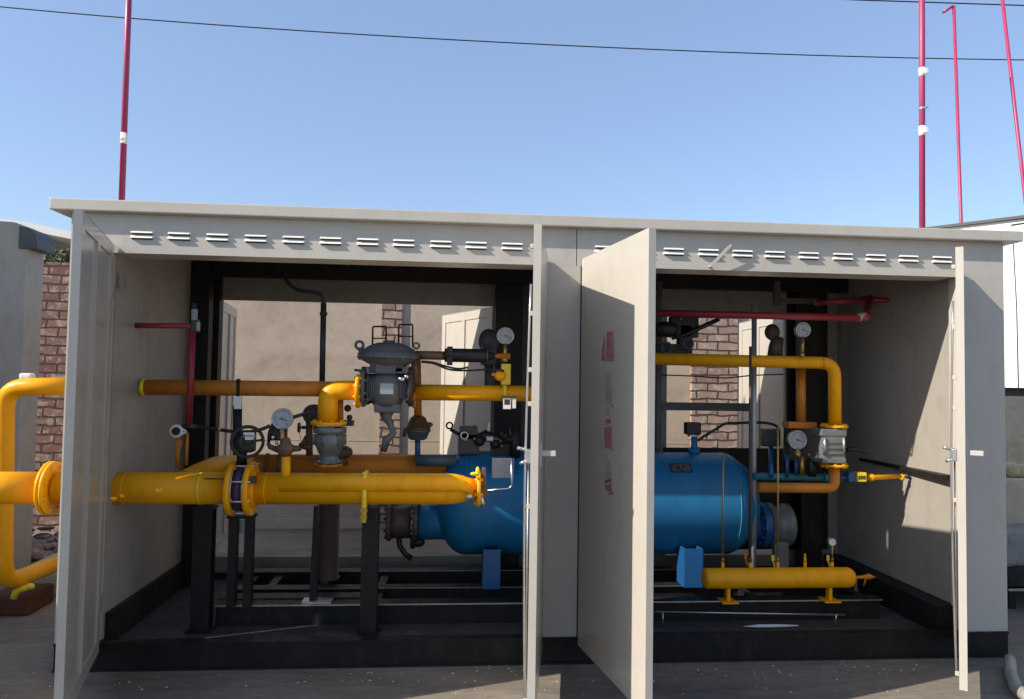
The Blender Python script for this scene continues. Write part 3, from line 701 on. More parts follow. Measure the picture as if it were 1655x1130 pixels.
t.add('valve_body', b, 'reg')
b = MB(); b.flange(at(588, 625, YG), X, sz(YG, 32), .026, 8, .010); t.add('flange', b, 'reg')
b = MB(); b.flange(at(664, 625, YG), X, sz(YG, 32), .026, 8, .010); t.add('flange', b, 'dbrown')
b = MB(); b.box(*pb(604, 667, 646, 653, YG-.07, YG+.07), bev=.01); b.sweep([at(625, 665, YG), at(625, 676, YG), at(630, 684, YG), at(636, 700, YG), at(624, 712, YG), at(620, 730, YG)], [.05, .03, .022, .02, .026, .018], 12); t.add('lower_cap', b, 'reg')
b = MB(); b.box(*pb(614, 637, 636, 620, YG-.115, YG-.112)); b.m = 1
q = at(614, 620, YG-.116)
t.add('name_plate', b, ['plate', 'ink'])
b = MB(); b.box(*pb(606, 604, 640, 576, YG-.10, YG-.06), bev=.008); t.add('front_block', b, 'reg')
b = MB()
for k in range(4): b.box(*pb(593+k*3, 650-k*2, 595+k*3, 606+k*4, YG-.085, YG-.02)); b.box(*pb(655-k*3, 650-k*2, 657-k*3, 606+k*4, YG-.085, YG-.02))
b.cyl(at(612, 604, YG), at(612, 592, YG), .02, n=6); b.cyl(at(645, 604, YG), at(645, 590, YG), .02, n=6); t.addsplit('casting_rib', b, 'reg')
b = MB(); b.box(*pb(597, 602, 612, 584, YG-.09, YG+.02), bev=.006); b.box(*pb(632, 602, 652, 586, YG-.08, YG+.02), bev=.006); t.addsplit('pilot_block', b, 'dark')
b = MB(); b.ring(at(581, 558, YG), (0, 1, 0), sz(YG, 6), .009, 20); b.cyl(at(583, 564, YG), at(588, 578, YG), .018, n=12); b.ring(at(673, 559, YG), (0, 1, 0), sz(YG, 4.5), .007, 16); t.addsplit('lifting_lug', b, 'reg')
for x0, x1, y0 in ((602, 624, 528), (644, 667, 525)):
    b = MB(); lo = 562; P = [at(x0, lo, YG), at(x0+.5, y0, YG), at(x1, y0-.5, YG), at(x1, lo, YG)]; b.pipe(P, .0055, .01, 8); b.cyl(at(x0, y0+19, YG), at(x1, y0+19, YG), .004, n=8); t.add('wire_guard', b, 'rubber')
b = MB(); b.cyl(at(573, 598, YG), at(592, 600, YG), .007, n=8); b.cyl(at(577, 650, YG), at(602, 650, YG), .008, n=8); b.ball(at(594, 650, YG), .016); t.addsplit('adjuster', b, 'rubber')
b = MB(); b.ball(at(649, 613, YG-.14), .02, (1, .7, .8)); b.ball(at(657, 609, YG-.14), .016); b.cyl(at(649, 613, YG-.14), at(649, 613, YG), .008, n=8); t.add('sealing_knob', b, 'stain')
t.done()
# side arm to silencer
t = T('breather_assembly', 'dark cylindrical breather with pointed end on a brown arm right of the regulator', 'valve')
b = MB(); b.cyl(at(672, 574, YG), at(722, 575, YG), sz(YG, 7), n=16); t.add('arm', b, 'brown')
b = MB(); b.cyl(at(671, 574, YG), at(671, 622, YG), sz(YG, 6.5), n=16); t.add('riser', b, 'brown')
b = MB(); b.lathe(at(718, 574, YG), X, [(0, .03), (.005, .042), (.25, .042), (.27, .03), (.33, .008)], 24); b.box(*pb(722, 590, 732, 560, YG-.04, YG+.04), bev=.004); t.add('cylinder', b, 'rubber')
b = MB(); b.lathe(at(772, 575, YG), X, [(0, .04), (.03, .02), (.06, .036), (.065, .012), (.2, .02)], 20); t.add('outlet_cone', b, 'orange')
t.done()
hose('impulse_hose', 'upper thin black hose curving from the regulator to the breather side', [(681, 584), (700, 586), (720, 592), (740, 596), (756, 594)], .4, .006)
hose('impulse_hose', 'lower thin black hose looping from the regulator to the right gauge fittings', [(681, 585), (702, 588), (725, 597), (752, 599), (800, 597), (815, 600)], .38, .006)
# gauge at 817
gauge('pressure_gauge', 'grey pressure gauge at the right side of the left bay above the outlet pipe', 817, 543, .45, 14, [(816, 585)], group='round pressure gauges')
t = T('shutoff_cock', 'yellow brass shutoff cock with a white tag hanging under the right gauge', 'valve')
b = MB(); b.box(*pb(810, 622, 826, 588, .42, .48), bev=.008); b.cyl(at(816, 622, .45), at(816, 648, .45), .014, n=12); t.add('valve_body', b, 'yedge')
b = MB(); b.lathe(at(808, 607, .42)-V((0, .03, 0)), Yv, [(0, .02), (.01, .034), (.04, .034)], 20); b.cyl(at(795, 605, .42), at(808, 607, .42), .010, n=10); t.add('handle', b, 'yellow')
b = MB(); b.box(*pb(813, 661, 826, 643, .33, .332)); b.box(*pb(828, 660, 834, 643, .33, .332)); b.m = 1; b.box(*pb(811, 643, 836, 640, .325, .34)); b.box(*pb(815, 654, 824, 646, .3285, .3295)); t.add('paper_tag', b, ['paper', 'ink'])
t.done()
b = MB(); b.ball(at(790, 552, .8), .07, (1, .8, 1.2)); b.box(*pb(777, 590, 803, 552, .76, .84), bev=.01); b.cyl(at(790, 590, .8), at(790, 640, .8), .03, n=16)
single('slam_shut_actuator', 'dark rounded actuator standing behind the breather cone', 'actuator', b, 'dark')

# left wall red pipework
YW = .32
t = T('red_vent_pipe', 'dark red vent pipe from the left wall dropping to the chrome ring valve', 'pipe')
b = MB(); b.cyl(at(196, 526, YW), at(306, 527, YW), sz(YW, 4.2), n=16); b.m = 1; b.cyl(at(190, 526, YW), at(214, 526, YW), sz(YW, 4.6), n=16); t.add('horizontal_run', b, ['red', 'beige_in'])
b = MB(); b.cyl(at(311, 532, YW), at(305, 688, YW), sz(YW, 5), n=16); t.add('drop_pipe', b, 'red')
b = MB(); b.box(*pb(308, 536, 320, 516, YW-.02, YW+.02), bev=.004); b.cyl(at(314, 536, YW), at(314, 490, YW), .012, n=10); t.add('valve_body', b, 'dark')
b = MB(); b.box(*pb(309, 517, 319, 500, YW-.025, YW-.02)); b.box(*pb(317, 534, 321, 521, YW-.03, YW+.0)); t.add('tag', b, 'plate')
b = MB(); b.cyl(at(296, 688, YW), at(318, 690, YW), .012, n=12); t.add('elbow_fitting', b, 'dark')
t.done()
t = T('ring_handle_valve', 'small valve with chrome ring handle at the foot of the red vent pipe', 'valve')
b = MB(); c = at(285, 697, YW-.05); b.ring(c, (0, 1, 0), sz(YW, 8), .009, 24); b.sweep([at(292, 692, YW-.05), at(302, 698, YW-.05)], [.008, .004], 8); b.sweep([at(292, 703, YW-.05), at(302, 698, YW-.05)], [.008, .004], 8); t.add('ring_handle', b, 'paper')
b = MB(); b.lathe(c-V((0, .02, 0)), (0, 1, 0), [(0, .02), (.05, .022)], 16); b.cyl(c, c+V((0, .06, 0)), .02, n=12); t.add('valve_body', b, 'rubber')
b = MB(); b.cyl(at(288, 705, YW), at(287, 755, YW), .012, n=12); b.cyl(at(303, 700, YW), at(301, 752, YW), .009, n=12); b.box(*pb(283, 722, 292, 712, YW-.015, YW+.015)); t.add('riser', b, 'orange')
t.done()
b = MB(); b.cyl(at(383.5, 735, .3), at(384, 656, .3), sz(.3, 7), n=16); b.m = 1; b.box(*pb(378, 661, 390, 641, .24, .26)); b.m = 0; b.cyl(at(384, 656, .3), at(385, 616, .3), .010, n=10); b.ball(at(385, 616, .3), .014)
single('valve_spindle_tube', 'black upright spindle tube with pale clip beside the handwheel', 'tube', b, ['black', 'paper'])
hose('cable_conduit', 'grey black conduit curling down from the ceiling of the left bay', [(460, 442, 1.1), (464, 455, 1.05), (475, 466, 1.0), (490, 471, .95), (508, 473, .9), (519, 478, .88), (523, 490, .88), (523, 500, .88)], .9, .014, 'dark', 'conduit')
b = MB(); b.cyl(at(523, 490, .88), at(520.5, 624, .88), sz(.88, 4.6), n=16); b.cyl(at(523, 505, .88), at(523, 510, .88), sz(.88, 6), n=16)
single('vertical_conduit', 'straight grey conduit standing in front of the left rear opening', 'conduit', b, 'dark')

# skid frame inside
t = T('pipe_skid', 'low black steel skid frame with pale highlight strips along its beams on the cabinet floor', 'skid frame')
xl, xr = at(345, 988, .32).x, 2.70
def beam(a, c, z0=.112, z1=.235, edge=True, name='cross_beam', fr=True):
    b = MB(); b.box(a+(z0,), c+(z1-.004,)); t.add(name, b, 'black')
b = MB(); b.box((xl, .36, .1105), (xr, .42, .225)); b.box((xl, .34, .2255), (xr, .44, .235)); b.m = 1; b.box((xl, .336, .2262), (xr, .3395, .2345)); t.add('front_beam', b, ['black', 'steel'])  # pale steel strips on the beams stand in for highlights along their edges
b = MB(); b.box((xl, .70, .1105), (xr, .74, .225)); b.box((xl, .68, .2255), (xr, .76, .235)); b.m = 1; b.box((xl, .677, .2285), (xr, .6795, .2345)); t.add('cross_beam', b, ['black', 'steel'])
b = MB(); b.box((xl, 1.12, .1105), (xr, 1.16, .225)); b.box((xl, 1.10, .2255), (xr, 1.18, .235)); b.m = 1; b.box((xl, 1.097, .2285), (xr, 1.0995, .2345)); t.add('rear_beam', b, ['black', 'steel'])
for x in (xl, at(412, 950, .6).x, at(500, 950, .6).x, at(600, 950, .6).x, 1.1, 1.9, xr-.09):
    b = MB()
    for y0, y1 in ((.4205, .6995), (.7405, 1.1195)): b.box((x+.02, y0, .1108), (x+.07, y1, .21))
    t.add('side_beam', b, 'black')
b = MB(); b.box((xl-.02, .45, .2352), (at(600, 950, .6).x, .56, .241)); t.add('deck_strip', b, 'black')
t.done()
# columns
t = T('tank_support_column', 'wide dark brown column behind the main pipe below the grey filter', 'column')
a, c = at(516, 800, .9), at(547, 920, .9); b = MB(); b.lathe(V(((a.x+c.x)/2, .9, .2355)), Z, [(0, (c.x-a.x)/2*1.15), (.012, (c.x-a.x)/2*1.15), (.0125, (c.x-a.x)/2), (a.z-.2355, (c.x-a.x)/2)], 28); t.add(None, b, 'dbrown'); t.done()
t = T('brace_post', 'slim black angle post with a flared foot left of the dark brown column', 'support post')
a = at(508, 818, .4); b = MB(); x = a.x; b.prism([(x-.012, .38, .236), (x+.03, .38, .236), (x+.022, .38, a.z), (x-.0, .38, a.z)], (0, .04, 0)); t.add('column', b, 'black')
b = MB(); b.box((x-.05, .345, .2352), (x+.12, .44, .246)); t.add('foot_plate', b, 'steel')
t.done()

# ------------------------------------------------------------------ blue tank
YT = .98
c0, c1 = at(712, 812, YT), at(1212, 812, YT); zc = at(1000, 812, YT).z; R = sz(YT, 83)*.98
xa, xb = at(705, 812, YT).x, at(1213, 812, YT).x
t = T('blue_filter_tank', 'big blue horizontal tank spanning behind the middle post between both bays', 'tank')
b = MB(); n_ = 10; prof = []
for k in range(n_+1):
    th = k/n_*math.pi/2; prof.append((.20*(1-math.cos(th)), R*math.sin(th)))
Lh = (xb-xa)
prof2 = [(Lh-d, r) for d, r in [(.20, R), (.175, R*.985), (.15, R*.95), (.07, R*.78), (.03, R*.67), (.01, R*.55), (0, R*.4)]]
b.lathe((xa, YT, zc), X, prof+[(.206, R*1.002), (.212, R)]+prof2, 56); t.add('shell', b, 'blue')
b = MB(); b.ring((at(752, 780, YT).x, YT, zc), X, R*1.001, .004, 60); b.ring((at(1168, 780, YT).x, YT, zc), X, R*1.001, .004, 60); t.add('weld_seam', b, 'teal')
nz = at(700, 844, YT).z
b = MB(); b.cyl((at(678, 844, YT).x, YT, nz), (xa+.14, YT, nz), sz(YT, 27), n=32); t.add('inlet_nozzle', b, 'blue')
b = MB(); b.flange((at(672, 844, YT).x, YT, nz), X, sz(YT, 31), .035, 8, .012); t.add('flange', b, 'dark')
b = MB(); rz = at(1235, 840, YT).z; rz = at(1235, 848, YT).z; b.flange((xb+.075, YT, rz), X, sz(YT, 37), .055, 12, .013); b.cyl((xb-.06, YT, rz), (xb+.05, YT, rz), sz(YT, 29), n=36); t.add('manway_flange', b, 'bblue')
for (x0, x1, bot, yy) in ((780, 808, 963, .62), (1106, 1136, 955, .62)):
    a, c = at(x0, bot, yy), at(x1, bot, yy); b = MB(); b.box((a.x, yy, .2365), (c.x, yy+.012, zc-.24)); b.box((a.x, yy+.0121, .2365), (a.x+.012, yy+.16, zc-.24)); b.box((c.x-.012, yy+.0121, .2365), (c.x, yy+.16, zc-.24)); t.add('saddle_leg', b, 'bblue')
b = MB(); p = at(1106, 759, YT-R*.86); 
for sgn in (0,):
    th = math.asin((p.z-zc)/R); nn = V((0, -math.cos(th), math.sin(th))); o = V((p.x, YT, zc))+nn*(R+.004); tt = V((0, math.sin(th), math.cos(th)))
    mt = Matrix(((1, nn.x, tt.x, o.x), (0, nn.y, tt.y, o.y), (0, nn.z, tt.z, o.z), (0, 0, 0, 1)))
    b.box((-.072, -.003, -.038), (.072, .003, .038), mt); b.m = 1
    for i in range(4):
        for j in range(7):
            if random.random() < .8: b.box((-.062+j*.018, .0032, -.03+i*.016), (-.062+j*.018+.012, .0038, -.03+i*.016+.007), mt)
t.add('name_plate', b, ['dplate', 'plate'])
b = MB(); p = at(1122, 735, YT); b.cyl((p.x, YT, zc+R*.97), (p.x, YT, at(1122, 704, YT).z), .022, n=16); b.cyl((p.x, YT, zc+R*.99), (p.x, YT, zc+R+.03), .04, n=16); t.add('top_nozzle', b, 'blue')
t.done()
zt = zc+R
t = T('level_switch', 'black switch head on the blue nozzle on top of the tank', 'switch')
b = MB(); b.box(*pb(1110, 703, 1134, 683, YT-.04, YT+.04), bev=.012); t.add('head', b, 'rubber')
b = MB(); b.box(*pb(1115, 706, 1130, 703.2, YT-.03, YT+.03)); t.add('clamp', b, 'steel')
t.done()
hose('sensing_hose', 'black and brown sensing hose rising from the switch head to the right', [(1128, 712), (1140, 704), (1160, 692), (1172, 685), (1190, 684), (1215, 683), (1240, 684), (1256, 690), (1259, 706)], .9, .0095)
# end valve left of tank (black plug filter)
t = T('strainer_housing', 'dark brown drum shaped strainer bolted to the left end of the blue tank', 'strainer')
b = MB(); cx = at(646, 844, YT).x; b.cyl((at(628, 844, YT).x, YT, nz), (at(663, 844, YT).x, YT, nz), sz(YT, 25), n=32); t.add('drum', b, 'dbrown')
b = MB(); b.flange((at(629, 846, YT).x, YT, nz), X, sz(YT, 29), .03, 8, .012); t.add('end_flange', b, 'dbrown')
b = MB(); q = [at(645, 868, YT), at(646, 882, YT), at(655, 896, YT), at(665, 903, YT)]; b.sweep(q, [.02, .019, .018, .02], 12); t.add('drain_pipe', b, 'rubber')
b = MB(); b.cyl(at(667, 864, YT), at(667, 886, YT), .018, n=12); b.ball(at(676, 877, YT), .038, (1.1, .6, .8)); b.ring(at(680, 876, YT), (0, 1, .1), .022, .007, 16); t.add('drain_valve', b, 'rubber')
t.done()
b = MB(); b.box(*pb(690, 824, 703, 816, YT-.22, YT-.18), bev=.004); single('sticker_tin', 'small pale reflective tin box on top of the blue inlet nozzle', 'box', b.off((0, .18, .0)), 'plate')
# right end grey cylinder
t = T('end_closure', 'grey ribbed closure cylinder at the right end of the blue tank', 'closure')
b = MB(); x0 = xb+.11; b.lathe((x0, YT, rz), X, [(0, sz(YT, 30)), (.02, sz(YT, 36)), (.035, sz(YT, 36)), (.04, sz(YT, 30)), (.10, sz(YT, 30)), (.12, sz(YT, 35)), (.16, sz(YT, 34)), (.18, sz(YT, 26))], 36); t.add('cylinder', b, 'grey')
b = MB(); b.box((x0+.02, YT-.1, .2365), (x0+.12, YT-.06, rz-.1)); t.add('leg', b, 'grey')
t.done()

# things on top of the tank, left bay
t = T('valve_cluster', 'black valve group with chrome ring on top of the tank in the left bay', 'valve')
b = MB(); b.box(*pb(740, 735, 775, 700, .85, .97), bev=.012); b.box(*pb(742, 712, 772, 689, .85, .93), bev=.01); t.add('valve_body', b, 'dark')
b = MB(); b.ring(at(726.5, 688, .85), (0, 1, 0), sz(.85, 5), .006, 18); b.cyl(at(728, 694, .85), at(742, 702, .85), .012, n=10); t.add('lever_ring', b, 'rubber')
b = MB(); b.ring(at(750.5, 704, .82), (0, 1, 0), sz(.82, 5.6), .0065, 20); b.cyl(at(753, 710, .82), at(753, 704, .9), .01, n=8); t.add('chrome_ring', b, 'stain')
b = MB(); b.sweep([at(765, 712, .86), at(785, 704, .86), at(800, 709, .86), at(835, 711, .86)], [.025, .04, .032, .028], 14); b.ball(at(775, 712, .84), .04); b.ball(at(800, 717, .84), .035); b.ball(at(815, 705, .84), .03); b.cyl(at(832, 740, .86), at(832, 690, .86), .035, n=14); b.box(*pb(793, 745, 840, 712, .86, .95), bev=.01); t.add('manifold', b, 'rubber')
b = MB(); b.cyl(at(786, 709, .78), at(797, 709.5, .78), .016, n=14); b.cyl(at(789, 697, .8), at(790, 683, .8), .007, n=8); t.addsplit('white_knob', b, 'paper')
b = MB(); b.cyl(at(797, 709.5, .78), at(806, 710, .78), .005, n=8); b.ball(at(809, 713, .8), .009); b.ball(at(811, 721, .8), .008); b.ball(at(767, 709, .8), .01); t.add('brass_fitting', b, 'brass')
t.done()
b = MB(); b.box(*pb(795, 740, 830, 792, .70, .72), bev=.004)
single('instrument_panel', 'glossy grey metal plate standing in front of the tank beside the second door', 'panel', b, 'plate')
b = MB(); b.pipe([at(827, 740, .5), at(827, 789, .5), at(780, 794, .5)], .0075, .03, 12)
single('steel_impulse_tube', 'shiny L shaped steel tube near the second open door', 'tube', b, 'stain')
t = T('flange_cock', 'yellow topped brass flange cock at the right end of the main pipe', 'valve')
b = MB(); b.box(*pb(779, 787, 786, 757, YA-.03, YA+.04), bev=.004); b.box(*pb(778, 804, 788, 786, YA-.02, YA+.02), bev=.003); t.add('valve_body', b, 'brown')
b = MB(); b.ball(at(772, 762, YA-.09), .017, (.7, .7, 1.6)); b.ball(at(766, 766, YA-.09), .015, (1.4, .8, .7)); t.add('cap', b, 'yedge')
b = MB(); b.cyl(at(752, 803, YA-.1), at(763, 803, YA-.1), .014, n=12); b.cyl(at(776, 803, YA-.02), at(782, 818, YA-.02), .016, n=12); t.add('fitting', b, 'steel')
t.done()

# ------------------------------------------------------------------ right bay
t = T('red_relief_line', 'bright red relief pipe crossing under the ceiling of the right bay', 'pipe')
YQ = .35
b = MB(); b.cyl(at(1062, 506, YQ+.15), at(1390, 514, YQ), sz(YQ, 6.2), n=20); t.add('long_run', b, 'red')
b = MB(); b.pipe([at(1389, 514, YQ), at(1400, 513, YQ), at(1406, 482, .75)], sz(YQ, 6.4), .03, 16); t.add('elbow', b, 'red')
b = MB(); b.cyl(at(1386, 514, YQ-.002), at(1398, 511, YQ+.01), sz(YQ, 7.2), n=16); t.add('coupling', b, 'beige_in')
b = MB(); b.cyl(at(1406, 483, .75), at(1318, 490, .8), sz(.75, 4.6), n=16); t.add('return_run', b, 'red')
b = MB(); b.cyl(at(1404, 484, .75), at(1462, 487, .75), sz(.75, 4.8), n=16); t.add('wall_run', b, 'red')
t.done()
t = T('ceiling_strut', 'pale brown strut hanging near the ceiling behind the red relief pipe', 'strut')
b = MB(); b.box(*pb(1262, 490, 1322, 483, .9, .93)); b.box(*pb(1252, 494, 1261.5, 455, .9, .93)); t.add(None, b, 'dbrown'); t.done()
YU = .5
t = T('yellow_loop_pipe', 'yellow pipe arching over the right bay and dropping through the grey meter', 'pipe')
b = MB(); b.pipe([at(1052, 580, YU+.1), at(1349, 587, YU), at(1349.5, 688, YU)], sz(YU, 10.2), .09, 24); t.add('upper_run', b, 'yellow')
b = MB(); b.flange(at(1348, 689, YU), Z, sz(YU, 22), .016, 8, .008); t.add('flange', b, 'yellow')
b = MB(); b.flange(at(1348, 752, YU), Z, sz(YU, 22), .016, 8, .008); t.add('flange', b, 'yellow')
b = MB(); b.pipe([at(1349, 752, YU), at(1349, 789, YU), at(1225, 788, YU)], sz(YU, 8.3), .05, 24); t.add('lower_run', b, 'orange')
for p_ in (at(1328, 586.5, YU), at(1180, 583.5, YU+.055)):
    b = MB(); b.ring(p_, X, sz(YU, 10.2), .003, 28, m=6); t.add('weld_seam', b, 'yellow')
b = MB(); b.cyl(at(1294.5, 592, YU+.16), at(1294.5, 688, YU+.16), sz(YU, 7.8), n=20); b.box(*pb(1275, 692, 1320, 683, YU+.1, YU+.2)); t.add('second_drop', b, 'orange')
b = MB(); b.sweep([at(1252, 580, YU+.1), at(1254, 560, YU+.1), at(1258, 545, YU+.1)], [.05, .045, .035], 16); b.ball(at(1248, 537, YU+.12), .055, (.9, .8, 1)); t.add('branch_boss', b, 'dbrown')
t.done()
t = T('gas_meter', 'grey cast meter block bolted between the yellow flanges in the right bay', 'meter')
b = MB(); b.box(*pb(1331, 746, 1367, 697, YU-.07, YU+.07), bev=.012); b.box(*pb(1328, 705, 1369, 694, YU-.075, YU+.075), bev=.006); b.box(*pb(1329, 749, 1368, 741, YU-.075, YU+.075), bev=.006)
for k in range(3): b.box(*pb(1330, 716+k*9, 1366, 712+k*9, YU-.078, YU-.06))
t.add('meter_body', b, 'grey')
b = MB(); b.cyl(at(1364, 735, YU-.08), at(1364, 707, YU-.08), .008, n=10); b.cyl(at(1333, 735, YU-.08), at(1333, 707, YU-.08), .008, n=10); t.addsplit('stud_bolt', b, 'steel')
b = MB(); b.sweep([at(1368, 727, YU), at(1383, 726, YU), at(1394, 728, YU), at(1404, 733, YU)], [.012, .012, .016, .006], 12); t.add('lever', b, 'rubber')
t.done()
gauge('pressure_gauge', 'grey pressure gauge standing above the yellow arching pipe in the right bay', 1298, 533, .45, 13, [(1296, 577)], group='round pressure gauges')
gauge('pressure_gauge', 'pale mottled pressure gauge left of the grey meter block', 1289, 711, .55, 16, [(1289, 738)], group='round pressure gauges')
t = T('pilot_valve', 'dark valve set with blue and brass fittings left of the grey meter', 'valve')
b = MB(); b.box(*pb(1276, 745, 1330, 692, .75, .85), bev=.012); b.box(*pb(1236, 722, 1262, 694, .85, .93), bev=.01); t.add('valve_body', b, 'dark')
b = MB(); b.cyl(at(1272, 772, .62), at(1272, 735, .62), .012, n=10); b.cyl(at(1287, 768, .62), at(1287, 742, .62), .012, n=10); b.cyl(at(1246, 770, .62), at(1246, 722, .8), .016, n=10); t.add('blue_stem', b, 'bblue')
b = MB(); b.cyl(at(1296, 768, .6), at(1296, 738, .6), .018, n=12); b.ball(at(1312, 740, .6), .02); b.ball(at(1308, 735, .58), .012); t.add('brass_stem', b, 'brass')
b = MB(); b.cyl(at(1312, 770, .6), at(1312, 740, .6), .028, n=14); t.add('knob', b, 'rubber')
t.done()
b = MB(); b.cyl(at(1218, 770, .68), at(1345, 772, .68), sz(.68, 6), n=20); b.cyl(at(1330, 772, .68), at(1334, 772, .68), sz(.68, 8), n=20)
single('teal_pipe', 'teal pipe running just above the orange lower run beside the tank end', 'pipe', b, 'teal')
# blue/yellow ball valve on right
t = T('sampling_valve', 'small blue and yellow sampling valve pointing at the right wall', 'valve')
b = MB(); b.cyl(at(1358, 772, .5), at(1372, 772, .5), .010, n=12); b.box(*pb(1372, 779, 1384, 764, .47, .53), bev=.005); t.add('blue_body', b, 'bblue')
b = MB(); b.box(*pb(1386, 779, 1401, 764, .46, .52), bev=.004); b.m = 1
for i in range(4): b.box(*pb(1388+i*3, 775, 1390+i*3, 769, .4585, .4595))
t.add('tag_block', b, ['yedge', 'ink'])
b = MB(); b.sweep([at(1402, 771, .5), at(1408, 772, .5), at(1412, 772, .5), at(1455, 770, .5)], [.018, .028, .018, .014], 14); b.cyl(at(1456, 776, .5), at(1460, 768, .5), .016, n=12); t.add('yellow_tube', b, 'yellow')
b = MB(); b.cyl(at(1460, 771, .5), at(1470, 771, .5), .01, n=10); b.cyl(at(1460, 771, .5), at(1500, 783, .5), .004, n=6); t.add('rod', b, 'dark')
t.done()
# left things in bay 2 behind red pipe
t = T('slam_shut_valve', 'dark slam shut valve with lever behind the red pipe beside the third door', 'valve')
b = MB(); b.lathe(at(1075, 535, .7)-V((0, 0, .04)), Z, [(0, .05), (.02, .08), (.05, .09), (.08, .08), (.10, .04)], 24); b.box(*pb(1062, 574, 1104, 556, .68, .8), bev=.008); b.box(*pb(1098, 575, 1120, 524, .68, .76), bev=.01); b.box(*pb(1085, 545, 1130, 512, .68, .76), bev=.01); t.add('valve_body', b, 'rubber')
b = MB(); b.sweep([at(1086, 548, .66), at(1110, 540, .66), at(1140, 526, .66), at(1162, 516, .66)], [.008, .012, .016, .014], 10); t.add('lever', b, 'rubber')
b = MB(); b.ring(at(1077, 562, .64), (0, 1, 0), .034, .008, 18); b.ring(at(1112, 556, .64), (0, 1, 0), .034, .008, 18); t.addsplit('ring_gear', b, 'dark')
b = MB(); b.ball(at(1100, 515, .62), .011); b.cyl(at(1089, 577, .62), at(1094, 590, .62), .01, n=10); t.add('brass_fitting', b, 'brass')
t.done()
t = T('lattice_frame', 'dark rail frame with uprights standing behind the blue tank top', 'frame')
b = MB(); a = at(1068, 663, 1.15); c = at(1214, 652, 1.15); b.box((a.x, 1.14, a.z), (c.x, 1.17, c.z)); t.add('rail', b, 'dark')
b = MB(); a = at(1060, 735, 1.15); c = at(1069.5, 500, 1.15); b.box((a.x, 1.14, zt-.03), (c.x, 1.17, c.z+.2)); t.add('upright', b, 'dark')
t.done()
hose('thin_cable', 'thin black cable strung across the right rear opening above the dark rail', [(1068, 606), (1120, 608), (1170, 611), (1215, 607), (1266, 605)], 1.3, .005, 'rubber', 'cable')
b = MB(); b.cyl(at(1219, 490, .72), at(1218, 948, .72), sz(.72, 4.2), n=16); single('vertical_steel_tube', 'tall grey steel tube from ceiling to floor in the right bay', 'tube', b, 'galv')
# yellow drain manifold
YM = .32
t = T('drain_manifold', 'short fat yellow drain drum standing on two legs in the right bay', 'manifold')
b = MB(); xa_, xb_ = at(1136, 934, YM).x, at(1380, 934, YM).x; rm = sz(YM, 16.5); zc_ = at(1258, 934, YM).z
pr = [(.022*(1-math.cos(k/6*math.pi/2)), rm*(.35+.65*math.sin(k/6*math.pi/2))) for k in range(7)]
Lm = xb_-xa_; pr2 = [(Lm-d*2, r) for d, r in reversed(pr)]
b.lathe((xa_, YM, zc_), X, pr+pr2, 32); t.add('drum', b, 'yellow')
for (x, bot) in ((1176, 988), (1340, 990)):
    b = MB(); a = at(x, 950, YM); b.box((a.x-.010, YM-.02, .236), (a.x+.010, YM+.02, zc_-rm*.9)); b.prism([(a.x-.05, YM-.055, .2353), (a.x+.05, YM-.055, .2353), (a.x+.045, YM+.055, .2353), (a.x-.045, YM+.055, .2353)], (0, 0, .008)); t.add('leg', b, 'yellow')
for x in (1168, 1212, 1257, 1301, 1345):
    b = MB(); a = at(x, 920, YM); b.cyl((a.x, YM, zc_+rm*.9), (a.x, YM, zc_+rm+.035), .0095, n=12); t.add('socket', b, 'yellow')
b = MB(); b.sweep([(xb_-.01, YM, zc_), (xb_+.05, YM, zc_), (xb_+.10, YM, zc_+.004), (xb_+.14, YM, zc_)], [.008, .010, .018, .003], 12); b.cyl((xb_+.08, YM, zc_), (xb_+.08, YM+.03, zc_-.06), .006, n=8); t.add('outlet_tip', b, 'orange')
t.done()
def drain(px, top, r, mat, label, Y=YM):
    a = at(px, 905, Y); z1 = at(px, top, Y).z; b = MB(); b.cyl((a.x, Y, zc_+rm+.0355), (a.x, Y, z1), r, n=12); b.cyl((a.x, Y, zc_+rm+.0355), (a.x, Y, zc_+rm+.06), r*1.5, n=6)
    single('drain_tube', label, 'tube', b, mat, 'thin tubes rising from the yellow drain drum')
drain(1168, 735, .0055, 'brass', 'long thin brass tube rising from the leftmost socket of the drain drum')
drain(1212, 560, .0085, 'dbrown', 'thicker brown tube rising from the second socket of the drain drum')
drain(1257, 690, .0055, 'brass', 'thin brass tube rising from the middle socket of the drain drum')
drain(1301, 895, .006, 'yellow', 'stubby yellow tube on the fourth socket of the drain drum')
gauge('small_drain_gauge', 'tiny white ringed gauge on a thin stem at the right end of the drain drum', 1345, 876, YM, 6.5, [(1345, 906)], dial='dialw')
for px, py, mat, lb in ((1205, 899, 'orange', 'small orange cock knob behind the drain drum between the first tubes'), (1249, 902, 'yedge', 'small yellow cock knob behind the middle socket of the drain drum'), (1338, 902, 'yedge', 'small yellow cock knob beside the tiny drain gauge')):
    p = at(px, py, YM+.05); b = MB(); b.box(p+V((-.009, -.006, -.018)), p+V((.009, .006, .018)), bev=.004); b.cyl(p+V((0, 0, -.017)), p+V((0, -.03, -.05)), .005, n=8)
    single('drain_tap', lb, 'tap', b, mat, 'small taps over the drain drum')
